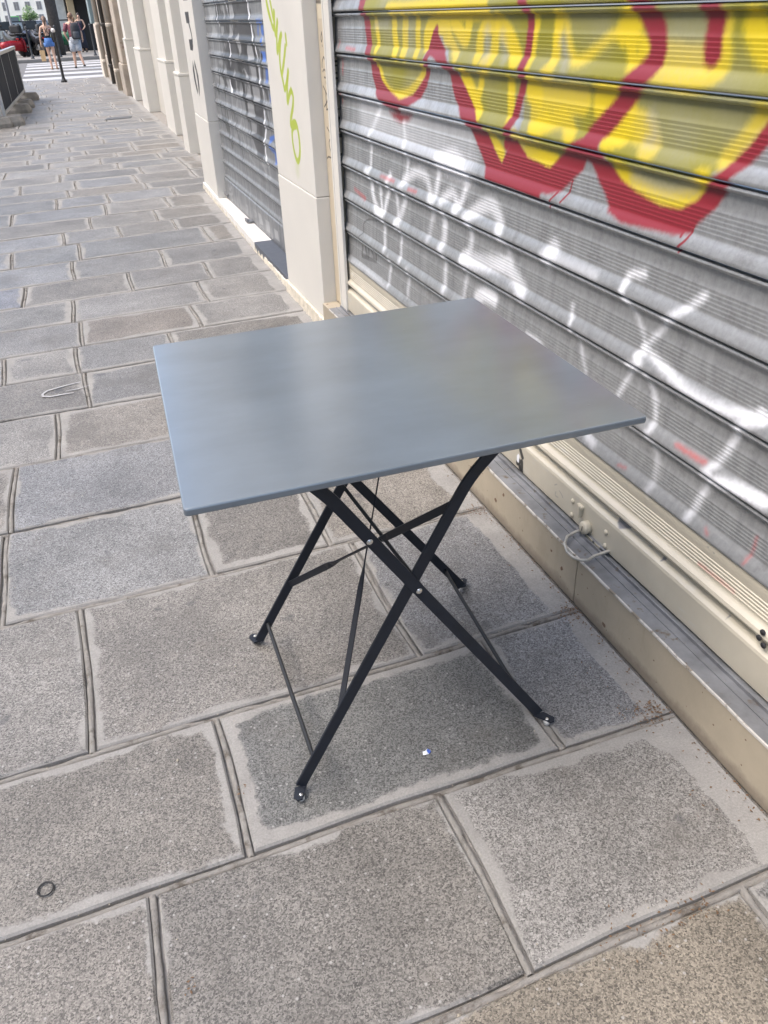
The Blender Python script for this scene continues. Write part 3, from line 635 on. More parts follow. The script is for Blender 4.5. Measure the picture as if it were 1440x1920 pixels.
warm = t.ramp(t.noise(5, 4, .6), .55, .75, 0, .35)
stone_c = t.mix(warm, mul.outputs[0], (.20, .165, .125), 'MIX')
stone_c = t.mix(t.ramp(warm, 0, .35, 0, .6), mul.outputs[0], stone_c)
stain = t.math('MULTIPLY', t.ramp(t.noise(2.3, 6, .68), .54, .66), .42)
stone_c = t.mix(stain, stone_c, (.105, .095, .082))                # broad brown grime
spot = t.ramp(t.noise(9, 2, .5), .70, .73)                     # dark gum and oil spots
stone_c = t.mix(t.math('MULTIPLY', spot, .55), stone_c, (.07, .07, .075))
vf = t.new('ShaderNodeTexVoronoi'); vf.inputs['Scale'].default_value = 46; t.l(t.pos(), vf.inputs['Vector'])
stone_c = t.mix(t.math('MULTIPLY', t.ramp(vf.outputs['Distance'], .13, .09), .6), stone_c, (.42, .41, .39))      # pale crystals
wob = t.math('ADD', t.math('MULTIPLY', t.noise(6, 6, .62), .10), t.math('MULTIPLY', t.noise(80, 4, .7), .024))
thr = t.math('ADD', t.math('SUBTRACT', wob, .049), sm_)
mask = t.ramp(t.math('SUBTRACT', thr, ed), -.0025, .0025)
mgr = t.math('MULTIPLY', t.ramp(t.noise(230, 5, .75), .25, .75, .70, 1.22), t.ramp(t.noise(11, 5, .65), .3, .7, .84, 1.1))
mc = t.new('ShaderNodeVectorMath', operation='SCALE'); mc.inputs[0].default_value = (.302, .292, .274); t.l(mgr, mc.inputs['Scale'])
halo = t.ramp(t.math('SUBTRACT', thr, ed), -.010, 0, 0, .22)
stone_c = t.mix(halo, stone_c, (.31, .30, .285))
t.l(t.mix(mask, stone_c, mc.outputs[0]), t.b.inputs['Base Color'])
t.setv(t.b.inputs['Roughness'], t.ramp(mask, 0, 1, .52, .72)); t.b.inputs['Specular IOR Level'].default_value = .5
t.bump(t.math('ADD', t.math('MULTIPLY', grain, .35), t.math('MULTIPLY', mask, .5)), .35, .004)
granite = t.m

pav = MB().box(XL, 1.6, -1.6, YEND, -.115, -.015).build('pavement', mortar)
pav['kind'] = 'structure'
BND = [(-1.40, 0), (-1.02, 0), (-.62, 0), (-.20, 0), (.185, 0), (.571, .012), (.946, .01), (1.312, .02), (1.837, .02), (2.297, 0), (2.741, .01), (3.157, .005), (3.552, .012), (3.902, .035), (4.29, .028), (4.70, .06), (5.11, .055), (5.575, .06), (6.05, .11), (6.45, .08)]
rs = random.Random(5)
y = 6.45
while y < YEND - .45:
    y += rs.uniform(.36, .50); BND.append((min(y, YEND), rs.uniform(.0, .06)))
BND[-1] = (YEND, 0)
NEAR_J = {4: [-.99, -.40, .13, .815], 5: [-1.30, -.81, -.143, .410], 6: [-1.36, -.62, .039, .688], 7: [-1.42, -.86, -.22, .524], 8: [-1.12, -.425, .123, .466], 9: [-1.05, -.413, .31],
          10: [-1.38, -.90, -.267, .36], 11: [-1.3, -.75, -.142, .52], 12: [-1.1, -.478, -.167, .263], 13: [-1.35, -.70, -.136, .427], 14: [-1.2, -.62, -.164, .525], 15: [-1.05, -.414, .167, .62],
          16: [-1.3, -.72, -.137, .41], 17: [-1.1, -.5, -.078, .777], 18: [-1.25, -.72, -.172, .215, .613]}
def by(k, x):
    y, s = BND[k]
    w = .0026 * math.sin(5.1 * x + k * 2.1) + .0009 * math.sin(17 * x + k * 4.7)
    return y + s * x + w
def jx(k, x, y): return x + .0032 * math.sin(11 * y + k * 3.3 + x * 5) + .012 * (y - BND[k][0]) * math.sin(k * 5.1 + x)
TINT = [(1.10 * q[0], 1.08 * q[1], 1.045 * q[2]) for q in [(.185, .18, .172), (.172, .176, .180), (.165, .158, .148), (.20, .196, .19), (.178, .182, .19), (.19, .178, .162), (.16, .16, .16), (.182, .18, .178)]]
SPEC_T = {(4, 3): (.172, .155, .128), (5, 3): (.148, .142, .132), (5, 2): (.165, .156, .143), (5, 1): (.160, .162, .164), (6, 1): (.164, .164, .164), (6, 2): (.158, .150, .137), (6, 3): (.135, .138, .135), (7, 2): (.19, .184, .174), (7, 1): (.178, .168, .155),
          (8, 2): (.185, .188, .19), (8, 1): (.188, .19, .192), (14, 2): (.17, .168, .162), (13, 3): (.178, .162, .145), (15, 1): (.168, .176, .20)}
def slab_geo(k, xa, xb, hw, wallside, idx, nx):
    """outline of one slab, counter-clockwise, with the distance from the joint carried to the inner ring"""
    g = hw
    ny_ = 4
    def e(u, v):                                        # u,v in 0..1
        y0 = by(k, 0) ; 
        yb = lambda x: by(k, x) + g; yt = lambda x: by(k + 1, x) - g
        x = xa + (xb - xa) * u
        yy = yb(x) + (yt(x) - yb(x)) * v
        xl = jx(k, xa, yy) + g if not (xa <= XL) else xa
        xr = (jx(k, xb, yy) - g) if not wallside else wall_x(yy) - .002
        x = xl + (xr - xl) * u
        yy = yb(x) + (yt(x) - yb(x)) * v
        return x, yy
    us = [i / nx for i in range(nx)]; vs2 = [i / ny_ for i in range(ny_)]
    ring = [e(u, 0) for u in us] + [e(1, v) for v in vs2] + [e(1 - u, 1) for u in us] + [e(0, 1 - v) for v in vs2]
    return ring
def add_slab(store, k, xa, xb, hw, wallside, idx, nx, tint, smear, dz, rnd):
    ring = slab_geo(k, xa, xb, hw, wallside, idx, nx)
    n = len(ring)
    cx = sum(p[0] for p in ring) / n; cy = sum(p[1] for p in ring) / n
    X0 = min(p[0] for p in ring); X1 = max(p[0] for p in ring); Y0 = min(p[1] for p in ring); Y1 = max(p[1] for p in ring)
    ins = min(.13, .42 * (Y1 - Y0), .42 * (X1 - X0))
    jit = [(rnd.uniform(-.0016, .0016), rnd.uniform(-.0016, .0016)) for _ in ring]
    ring = [(p[0] + j[0], p[1] + j[1]) for p, j in zip(ring, jit)]
    def shrink(d): return [(cx + (p[0] - cx) * max(0, 1 - 2 * d / (X1 - X0)), cy + (p[1] - cy) * max(0, 1 - 2 * d / (Y1 - Y0))) for p in ring]
    tilt = (rnd.uniform(-.003, .003), rnd.uniform(-.004, .004))
    def Z(p): return dz + tilt[0] * (p[0] - cx) + tilt[1] * (p[1] - cy)
    r1, r2, r3 = ring, shrink(.004), shrink(ins)
    V = [(p[0], p[1], -.016) for p in r1] + [(p[0], p[1], Z(p) - .0045) for p in r1] + [(p[0], p[1], Z(p)) for p in r2] + [(p[0], p[1], Z(p)) for p in r3]
    F = []
    for i in range(n):
        j = (i + 1) % n
        for a in range(3): F.append((a * n + i, a * n + j, (a + 1) * n + j, (a + 1) * n + i))
    F.append(tuple(3 * n + i for i in range(n)))
    wl = -.085 if wallside else 0.0
    right = [abs(p[0] - X1) < .03 for p in ring]
    E = [0.0 + (wl if right[i] else 0) for i in range(n)] * 2 + [.004 + (wl if right[i] else 0) for i in range(n)] + [ins + (wl * .25 if right[i] else 0) for i in range(n)]
    b = len(store['v'])
    store['v'] += V; store['f'] += [tuple(i + b for i in f) for f in F]
    store['e'] += E; store['t'] += [tint] * len(V); store['s'] += [smear] * len(V)
    return (cx, cy)
def slab_mesh(name, store, off=(0, 0)):
    me = D.meshes.new(name)
    me.from_pydata([(v[0] - off[0], v[1] - off[1], v[2]) for v in store['v']], [], store['f'])
    a = me.attributes.new('edge', 'FLOAT', 'POINT'); a.data.foreach_set('value', store['e'])
    a = me.attributes.new('smear', 'FLOAT', 'POINT'); a.data.foreach_set('value', store['s'])
    a = me.attributes.new('tint', 'FLOAT_COLOR', 'POINT'); a.data.foreach_set('color', [c for q in store['t'] for c in (*q, 1.0)])
    me.materials.append(granite)
    return me
new_store = lambda: {'v': [], 'f': [], 'e': [], 't': [], 's': []}
far_store = new_store(); beads = MB(); rnd = random.Random(11)
def bead(pts, rad, top):
    """half-round pointing bead pressed into the joint"""
    m = len(pts); V = []; Fc = []
    side = rnd.choice((-1, 1)) * rnd.uniform(.0012, .0026)
    for i, p in enumerate(pts):
        a = pts[max(0, i - 1)]; b = pts[min(m - 1, i + 1)]
        dx, dy = b[0] - a[0], b[1] - a[1]; L = math.hypot(dx, dy) or 1; nx_, ny_ = -dy / L, dx / L
        r = rad * rnd.uniform(.88, 1.1); h = top - .0012 + rnd.uniform(-.0016, .0008)
        if rnd.random() < .06: h -= .005
        for c, z in ((-1, -.0155), (-.82, h - .0026 + rnd.uniform(-.0008, .0008)), (rnd.uniform(-.3, .3), h), (.82, h - .0022 + rnd.uniform(-.0008, .0008)), (1, -.0155)): V.append((p[0] + nx_ * (r * c + side), p[1] + ny_ * (r * c + side), z))
    for i in range(m - 1):
        for c in range(4): Fc.append((i * 5 + c, i * 5 + c + 1, i * 5 + 6 + c, i * 5 + 5 + c))
    beads.add(V, Fc, True)
NSTONE = 0
for k in range(len(BND) - 1):
    yc = (BND[k][0] + BND[k + 1][0]) / 2
    xr = wall_x(yc)
    if k in NEAR_J: js = NEAR_J[k][:]
    else:
        js = []; x = XL + rnd.uniform(.25, .7)
        while x < xr - .22: js.append(x); x += rnd.uniform(.40, .78)
    xs = [XL] + js + [xr]
    near = yc < 12.5
    hw0 = .0090
    for i in range(len(xs) - 1):
        ws = i == len(xs) - 2
        bri = rnd.uniform(.9, 1.1)
        tint = ((1.08 * SPEC_T[(k, i)][0], 1.06 * SPEC_T[(k, i)][1], 1.03 * SPEC_T[(k, i)][2]) if (k, i) in SPEC_T else None) or tuple(c * bri for c in rnd.choice(TINT))
        smear = rnd.uniform(-.012, .012) if yc < 6 else rnd.uniform(-.016, .004)
        smear += min(.03, max(0, (yc - 3.0) * .004))
        if near:
            st = new_store()
            c = add_slab(st, k, xs[i], xs[i + 1], hw0, ws, i, 7 if yc < 5 else 5, tint, smear, rnd.uniform(-.0025, .0015), rnd)
            link('paving_stone', slab_mesh('paving_stone', st, c), pav, (c[0], c[1], 0)); NSTONE += 1
        else:
            add_slab(far_store, k, xs[i], xs[i + 1], hw0 * .8, ws, i, 4, tint, smear, rnd.uniform(-.0025, .0015), rnd)
        if i > 0 and near:
            ya, yb = by(k, xs[i]) + .004, by(k + 1, xs[i]) - .004
            n = max(4, int((yb - ya) / .028))
            bead([(jx(k, xs[i], ya + (yb - ya) * q / n) + rnd.uniform(-.0008, .0008), ya + (yb - ya) * q / n) for q in range(n + 1)], .0066, -.0025)
    if near and k > 0:
        n = int((xr - XL) / .028)
        bead([(XL + (xr - XL) * q / n, by(k, XL + (xr - XL) * q / n) + rnd.uniform(-.0012, .0012)) for q in range(n + 1)], .0066, -.003)
fp = link('far_paving_stones', slab_mesh('far_paving_stones', far_store), pav); fp['kind'] = 'stuff'
bo = beads.build('mortar_beads', bead_mat, pav); bo['kind'] = 'stuff'
kb = MB()
for i in range(22):
    y0 = -1.6 + i * 1.225
    o = MB().box(XL - .16, XL - .004, y0 + .004, y0 + 1.219, -.12, -.003, .008).build('kerb_stone', kerb_grey, pav)

# painted crossing, the pavement across the road
for i, (a, b) in enumerate([(25.55, 26.55), (27.6, 28.75), (30.0, 31.2), (32.5, 33.5), (34.6, 35.7), (36.7, 37.7), (38.4, 39.2)]):
    MB().add([(-.86, a, -.116), (2.6, a - .2, -.116), (2.6, b - .2, -.116), (-.86, b, -.116)], [(0, 1, 2, 3)]).build('crossing_stripe', stripe_white, road)
farpav = MB().box(-6, 12, 40.2, 62, -.119, 0, .02).build('far_pavement', plain('far_pavement_asphalt', (.20, .19, .175), .9, var=.12, nscale=3)); farpav['kind'] = 'structure'

# chalk mark on one slab
ck = plain('chalk_white', (.42, .42, .42), .9, var=.2, nscale=60)
cp = [(-.15, 3.357), (-.214, 3.351), (-.266, 3.345), (-.302, 3.321), (-.318, 3.352), (-.301, 3.397), (-.251, 3.404), (-.212, 3.398)]
cm = MB(); V = []
pts = [Vector(p) for p in [(-.14, 3.36), (-.2, 3.352), (-.255, 3.345)]]
def ribbon(mb, pts, w, z):
    pts = [Vector((p[0], p[1])) for p in pts]; V = []; m = len(pts)
    for i, p in enumerate(pts):
        tdir = (pts[min(m - 1, i + 1)] - pts[max(0, i - 1)]).normalized(); nn = Vector((-tdir.y, tdir.x)); ww = w[i] if isinstance(w, list) else w
        V += [(p.x + nn.x * ww, p.y + nn.y * ww, z), (p.x - nn.x * ww, p.y - nn.y * ww, z)]
    mb.add(V, [(2 * i, 2 * i + 1, 2 * i + 3, 2 * i + 2) for i in range(m - 1)])
ribbon(cm, [(-.195, 3.320), (-.24, 3.322), (-.285, 3.318), (-.316, 3.334), (-.318, 3.36), (-.30, 3.388), (-.262, 3.403), (-.215, 3.418), (-.165, 3.43)], [.002, .005, .006, .0055, .005, .005, .0045, .004, .002], .0042)
ribbon(cm, [(-.225, 3.352), (-.18, 3.353), (-.13, 3.375)], [.0015, .0035, .002], .0042)
cm.build('chalk_mark', ck, pav)

# ------------------------------------------------------------------ the painted shop front on the right
shop = thing('shop_building', 'cream painted shop front with pillars, sills and closed roller shutters along the pavement', 'building', (0, 0, 0))
BOX1 = (.55, 3.6, .1, 1.45); BOX2 = (4.6, 6.95, .02, 1.45); BOX3 = (3.55, 4.32, .6, 1.5); BOX4 = (3.40, 3.60, .6, 1.45); BOX5 = (6.85, 7.62, .6, 1.5)
IMG1 = paint_image('spray_near', NEAR_PAINT, *BOX1, .0016)
IMG2 = paint_image('spray_far', FAR_PAINT, *BOX2, .003)
IMG3 = paint_image('spray_pillar', PILLAR_PAINT, *BOX3, .002)
IMG4 = paint_image('pen_guide', GUIDE_PAINT, *BOX4, .001)
IMG5 = paint_image('pillar_letters', LETTERS_PAINT, *BOX5, .003)
def painted_cream(name, img, box, base):
    t = NT(name)
    k = t.noise(4, 4); mul = t.new('ShaderNodeVectorMath', operation='SCALE'); mul.inputs[0].default_value = base; t.l(t.ramp(k, .3, .7, .96, 1.04), mul.inputs['Scale'])
    dk = t.ramp(t.noise(6, 6, .65), .70, .76, 0, .6)
    add_paint(t, img, box, t.mix(dk, mul.outputs[0], (.50, .45, .36)), .5, 0.0)
    t.bump(t.noise(120, 3), .08, .003)
    return t.m
cream_p1 = painted_cream('cream_paint_scrawled', IMG3, BOX3, (.70, .68, .625))
cream_p2 = painted_cream('cream_paint_lettered', IMG5, BOX5, (.70, .68, .63))
tan_guide = painted_cream('tan_guide_paint', IMG4, BOX4, (.60, .52, .39))
# sill and near shutter track
MB().box(.957, 1.25, -1.6, 1.357, 0, .137, .004).build('sill', sill_beige, shop)
MB().box(.957, 1.25, 1.359, 3.585, 0, .137, .004).build('sill', sill_beige, shop)
trk = MB().box(.9585, 1.085, -1.6, 3.482, .138, .1405)
trk.box(.992, .996, -1.6, 3.482, .1405, .1435).box(1.012, 1.016, -1.6, 3.482, .1405, .149)
trk.build('sill_track', steel_strip, shop)
lip = MB(); V = []; n = 160                               # front lip of the track, its paint worn to bright metal
for i in range(n + 1):
    yy = -1.6 + 5.08 * i / n; j_ = rnd.gauss(0, .0004)
    V += [(.9562, yy, .1345 + j_), (.9545 + j_ * .5, yy, .1362 + j_), (.9552, yy, .1408 + j_), (.9588, yy, .1412 + j_)]
lip.add(V, [(i * 4 + c, i * 4 + c + 1, i * 4 + 5 + c, i * 4 + 4 + c) for i in range(n) for c in range(3)])
lip.build('track_lip', plain('worn_lip', (.66, .64, .60), .35, .3, var=.1, nscale=20, dirt=((.30, .26, .21), 22, .52)), shop)
# near pillar
p = MB().box(.967, 1.30, 3.588, 4.288, .602, 3.0, .004).build('pillar', cream_p1, shop)
MB().box(.965, 1.301, 3.586, 4.291, .058, .600, .004).build('pillar_base', cream, shop)
def rough_ledge(y0, y1, xf, depth, zt, n):
    ed_ = [(xf(y0 + (y1 - y0) * i / n) + rnd.gauss(0, .0022), y0 + (y1 - y0) * i / n) for i in range(n + 1)]
    o = MB(); V = []
    for x, yy in ed_:
        zz = zt + rnd.gauss(0, .002)
        V += [(x - .004 + rnd.gauss(0, .002), yy, -.012), (x + rnd.gauss(0, .0015), yy, zz * .55), (x + .002, yy, zz - .003), (x + .007, yy, zz), (x + depth, yy, zz)]
    o.add(V, [(i * 5 + c, i * 5 + c + 1, i * 5 + 6 + c, i * 5 + 5 + c) for i in range(n) for c in range(4)])
    return o
rough_ledge(3.57, 4.312, lambda y: .954, .03, .0565, 60).build('pillar_ledge', stone_ledge, shop)
# guide rail that holds the near shutter
gr = MB().box(1.026, 1.30, 3.500, 3.585, .142, 3.0, .002).build('guide_rail', tan_guide, shop)
MB().box(1.020, 1.034, 3.404, 3.498, .142, 3.0, .003).build('guide_lip', cream, shop)
MB().box(1.017, 1.022, 3.470, 3.478, .142, 3.0, .0015).build('guide_bead', cream, shop)
MB().box(1.034, 1.040, 3.46, 3.4985, .142, 3.0).box(1.10, 1.12, 3.30, 3.4985, .142, 3.0).build('guide_slot', black_gap, shop)
# far threshold, pillar and track
tm = []
def quadprism(p, z0, z1, bev=.004): return MB().prism(p, z0, z1, 'z', bev)
ys = [5.262, 5.70, 6.12, 6.55, 7.0, 7.64]
for a, b in zip(ys[:-1], ys[1:]):
    f = lambda y: .985 + (y - 5.26) * (.055 / 2.38)
    quadprism([(f(a), a + .002), (1.2, a + .002), (1.2, b - .002), (f(b), b - .002)], -.01, .05).build('threshold_slab', marble, shop)
quadprism([(.979, 4.315), (1.2, 4.315), (1.2, 5.258), (.985, 5.258)], -.01, .053).build('step_plate', step_paint, shop)
rough_ledge(4.312, 7.66, lambda y: .966 + (y - 4.3) * .0218, .03, .030, 150).build('mortar_fillet', stone_ledge, shop)
MB().prism([(1.036, 6.828), (1.30, 6.828), (1.30, 7.64), (1.058, 7.64)], .602, 3.0, 'z', .004).build('pillar', cream_p2, shop)
MB().prism([(1.034, 6.826), (1.301, 6.826), (1.301, 7.642), (1.056, 7.642)], .051, .600, 'z', .004).build('pillar_base', cream, shop)
MB().box(1.118, 1.15, 6.775, 6.825, .052, 3.0).build('guide_slot', black_gap, shop)
MB().box(1.10, 1.13, 4.30, 6.8, .0505, .058).build('sill_track', steel_strip, shop)
# pilasters further along
def pilaster(x0, x1, y0, y1, zp):
    pl = MB().box(x0 + .02, x1 + .25, y0 + .015, y1 - .015, zp + .035, 3.0, .004).build('pilaster', cream, shop)
    MB().box(x0, x1 + .25, y0, y1, -.01, zp, .004).build('plinth', cream, pl)
    MB().box(x0 - .005, x1 + .25, y0 - .005, y1 + .005, zp + .001, zp + .034, .010).build('plinth_moulding', cream, pl)
pilaster(1.245, 1.36, 9.80, 10.2, .75)
pilaster(1.335, 1.45, 11.6, 12.45, .80)
pilaster(1.345, 1.50, 14.86, 15.8, .85)
pilaster(1.345, 1.50, 17.25, 17.75, .95)
for y0, y1 in ((7.645, 9.798), (10.202, 11.598), (12.452, 14.858), (15.802, 17.248)):
    MB().box(1.52, 1.70, y0, y1, -.01, 3.0).build('recessed_panel', wall_pale, shop)
MB().box(1.30, 1.72, -1.6, 7.64, 2.62, 3.0).build('lintel', cream, shop)
MB().box(.93, 1.75, -1.6, 17.75, 3.003, 3.65, .01).build('fascia', cream, shop)
MB().box(.86, 1.75, -1.6, 17.75, 3.653, 3.75, .02).build('cornice', cream, shop)
MB().box(1.02, 1.75, -1.6, 17.75, 3.753, 12.5).build('upper_wall', wall_pale, shop)
for fl in range(2):
    for i in range(7):
        y0 = -.9 + i * 2.6; z0 = 4.6 + fl * 3.2
        wf = MB().box(.995, 1.018, y0, y0 + 1.2, z0, z0 + 2.0, .004).build('window', white_frame, shop)
        for s in (0, 1): MB().box(.985, .993, y0 + .07 + s * .55, y0 + .58 + s * .55, z0 + .07, z0 + 1.93).build('pane', glass_dark, wf)

# ------------------------------------------------------------------ roller shutters
def slat_profile(pitch, ribs=True, near=True):
    """(x, z) outline of one slat from the hidden bottom edge up to its top bead"""
    P = [(.006, .0), (-.003, .0008), (-.0115, .0030), (-.0130, .0065), (-.0120, .0105), (-.004, .0275), (-.0005, .032)]
    if ribs:
        for i in range(6):
            z = .036 + i * .0078
            P += [(.0005 + .0002 * i, z), (-.0004 + .0002 * i, z + .0045), (-.0004 + .0002 * i, z + .0053), (.0006 + .0002 * i, z + .0070)]
        P += [(.0030, .090), (.0036, .108), (.0030, .1165)]
    else:
        P += [(.0006, .05), (.0004, .09), (.0010, .1165)]
    k = pitch / .1325
    P = [(x, z * k) for x, z in P]
    z1 = pitch
    P += [(-.0035, z1 - .0145), (-.0068, z1 - .012), (-.0078, z1 - .0085), (-.0062, z1 - .0050), (-.001, z1 - .0028), (.007, z1 - .0022)]
    return P
def slat_mesh(name, prof, y0, y1, mat, rail=True):
    m = MB(); n = len(prof); ysub = [y0 + (y1 - y0) * i / 6 for i in range(7)]
    V = []
    for i, yy in enumerate(ysub):
        for x, z in prof: V.append((x + .0012 * math.sin(yy * 2.7 + .6), yy, z))
    F = [(a * n + i, a * n + i + 1, (a + 1) * n + i + 1, (a + 1) * n + i) for a in range(6) for i in range(n - 1)]
    m.add(V, F, True)
    me = D.meshes.new(name); me.from_pydata(m.v, [], m.f); me.materials.append(mat)
    for p in me.polygons: p.use_smooth = True
    me.set_sharp_from_angle(angle=R(38))
    return me
zn1 = zinc('zinc_slat_sprayed', IMG1, BOX1, (.37, .38, .385), .5, .36, .42)
sh = thing('roller_shutter', 'grey metal roller shutter with red and yellow graffiti and white scrawls beside the table', 'shutter', (1.05, 1.0, .142), group='closed roller shutters')
prof = slat_profile(.1325)
sm1 = slat_mesh('slat', prof, -2.55, 2.436, zn1)
for i in range(17):
    link('slat', sm1, sh, (0, 0, .360 - .142 + .1325 * i))
t = NT('cream_slat_paint')
k = t.noise(7, 4); mul = t.new('ShaderNodeVectorMath', operation='SCALE'); mul.inputs[0].default_value = (.54, .50, .405); t.l(t.ramp(k, .3, .7, .90, 1.07), mul.inputs['Scale'])
worn = t.ramp(t.noise(6, 5, .6, mapscale=(1, 1, 5)), .60, .74, 0, .5)
c_ = t.mix(worn, mul.outputs[0], (.55, .57, .57))
c_ = t.mix(t.ramp(t.noise(38, 5, .65), .735, .76), c_, (.22, .15, .10))
add_paint(t, IMG1, BOX1, c_, .36, 0.0); t.bump(t.noise(90, 3), .06, .003)
cream_slat = t.m
low = [(.004, 0), (-.004, .0005), (-.0125, .004), (-.015, .010), (-.0125, .017), (-.005, .0215), (-.001, .025)]
for i in range(5): z = .030 + i * .0082; low += [(.0004, z), (-.0014, z + .0048), (-.0014, z + .0056), (.0004, z + .0072)]
low += [(-.001, .080), (-.002, .092), (-.001, .1005), (.006, .1015)]
link('slat', slat_mesh('cream_slat', low, -2.55, 2.436, cream_slat), sh, (-.006, 0, .258 - .142))['label'] = 'lowest slat painted cream, ribbed'
bp = [(.03, .0045), (-.020, .0045), (-.0225, .007), (-.0225, .084), (-.0205, .0905), (-.013, .0955), (-.006, .0985), (-.002, .1025), (-.002, .112), (.03, .112)]
bar = MB().prism(bp, -2.55, 2.456, 'y').build('bottom_bar', cream_slat, sh)
BX = -.0228
def rivet(yw, zw, r=.0075):
    MB().lathe([(r, 0), (r * .92, -.0022), (r * .5, -.0042), (.0005, -.0047)], (BX, yw - 1.0, zw - .142), 10, 'x').build('rivet', cream_worn, bar)
for yw, zw in ((1.507, .201), (1.505, .160), (1.354, .198), (1.351, .160)): rivet(yw, zw)
MB().lathe([(.0165, .002), (.0165, -.016), (.0150, -.0185), (.0005, -.0185)], (BX, .428, .166 - .142 + .004), 20, 'x').build('lock_cylinder', cream_worn, bar)
MB().box(BX - .0192, BX - .0184, .4268, .4292, .166 - .142 - .003, .166 - .142 + .010).build('keyhole', black_gap, bar)
hk = MB().box(BX - .010, BX + .001, .462, .470, .178 - .142, .212 - .142, .002).box(BX - .008, BX + .001, .455, .478, .204 - .142, .213 - .142, .002)
hk.build('lock_hasp', cream_worn, bar)
for dy, dz in ((-.103, -.006), (-.098, -.023), (-.112, -.031)):
    MB().lathe([(.006, 0), (.006, -.003), (.0005, -.0035)], (-.020, .955 - 1.0 + dy + .0, .286 - .142 + dz), 10, 'x').build('black_plug', black_gap, bar)
hp = [(.0, .437, .0135), (-.050, .441, .0115), (-.080, .432, .010), (-.101, .408, .0092), (-.114, .375, .009), (-.112, .350, .009), (-.102, .333, .009), (-.086, .326, .009), (-.064, .333, .0105), (-.030, .334, .013), (.0, .333, .0135)]
MB().tube(hp, .0040, 8).build('pull_handle', plain('handle_metal', (.47, .45, .40), .4, .3, var=.25, nscale=60), bar)
MB().box(-.030, .0, .335, .438, .004, .0105, .001).build('handle_plate', steel_strip, bar)
MB().box(-.0313, -.030, .362, .385, .005, .0098).box(-.0313, -.030, .394, .424, .005, .0098).build('plate_slot', cream_worn, bar)

zn2 = zinc('zinc_slat_lettered', IMG2, BOX2, (.25, .26, .27), .30, .42, .15)
sh2 = thing('roller_shutter', 'smaller grey roller shutter with black, white and blue lettering between the two cream pillars', 'shutter', (1.112, 5.5, .058), group='closed roller shutters')
prof2 = slat_profile(.1045, False)
prof2 = [(x * .8, z) for x, z in prof2]
sm2 = slat_mesh('slat', prof2, -1.22, 1.29, zn2)
for i in range(23): link('slat', sm2, sh2, (0, 0, .213 - .058 + .1045 * i))
b2 = MB().prism([(.02, .006), (-.014, .006), (-.016, .01), (-.016, .145), (-.010, .153), (.02, .153)], -1.22, 1.29, 'y').build('bottom_bar', zn2, sh2)
MB().box(-.05, -.010, .30, .40, -.004, .006, .002).box(-.058, -.045, .31, .335, -.004, .022, .002).box(-.058, -.045, .355, .385, -.004, .018, .002).build('floor_latch', steel_strip, sh2)
MB().box(-.03, -.010, 1.18, 1.32, .022, .038, .002).build('side_bolt', steel_strip, sh2)
# ------------------------------------------------------------------ the folding table
t = NT('slate_table_paint')
k = t.noise(5, 5, .6, mapscale=(1.0, 2.2, 1)); k2 = t.noise(1.8, 3)
v = t.math('ADD', t.ramp(k, .3, .7, .86, 1.10), t.ramp(k2, .3, .7, -.08, .08))
mul = t.new('ShaderNodeVectorMath', operation='SCALE'); mul.inputs[0].default_value = (.122, .152, .180); t.l(v, mul.inputs['Scale'])
t.l(mul.outputs[0], t.b.inputs['Base Color'])
t.b.inputs['Roughness'].default_value = .28
nv = t.new('ShaderNodeTexVoronoi'); nv.inputs['Scale'].default_value = 17; t.l(t.pos(), nv.inputs['Vector'])     # dust nibs caught in the paint
nib = t.ramp(nv.outputs['Distance'], .05, .015)
t.bump(t.math('ADD', t.math('MULTIPLY', t.noise(9, 3), .25), t.math('MULTIPLY', nib, .35)), .12, .006)
t.b.inputs['IOR'].default_value = 1.6
t.b.inputs['Coat Weight'].default_value = 1.0; t.b.inputs['Coat Roughness'].default_value = .19; t.b.inputs['Coat IOR'].default_value = 1.65
table_paint = t.m
leg_paint = plain('leg_black_paint', (.018, .022, .031), .5, var=.15, nscale=40, spec=.3)
rod_paint = plain('rod_black_paint', (.022, .024, .027), .5, var=.2, nscale=60)
rivet_metal = plain('rivet_steel', (.70, .69, .66), .28, .9, var=.03)
glide_white = plain('glide_plastic', (.55, .55, .53), .5)
TB = (.412, 1.28, 0)
tbl = thing('folding_table', 'square slate grey folding bistro table with crossed black metal legs standing on the pavement', 'table', TB)
tx, ty = TB[0], TB[1]
quad = [(.040, .952), (.763, .941), (.781, 1.611), (.072, 1.616)]
pts = []
for i, p in enumerate(quad):                        # softly rounded corners
    a = Vector(quad[i - 1]) - Vector(p); b = Vector(quad[(i + 1) % 4]) - Vector(p); a.normalize(); b.normalize()
    for f in range(5):
        u = f / 4; q = Vector(p) + a * .006 * (1 - u) ** 2 + b * .006 * u ** 2
        pts.append((q.x - tx, q.y - ty))
def rr(d, z): return [(p[0] * (1 - d / .35), p[1] * (1 - d / .335), z) for p in pts]
top = MB().loft([rr(.003, .7275), rr(.0008, .7283), rr(0, .7302), rr(0, .7372), rr(.0008, .7391), rr(.0024, .7400)], True, False)
top.build('tabletop', table_paint, tbl)
NY, FY = 1.050, 1.507
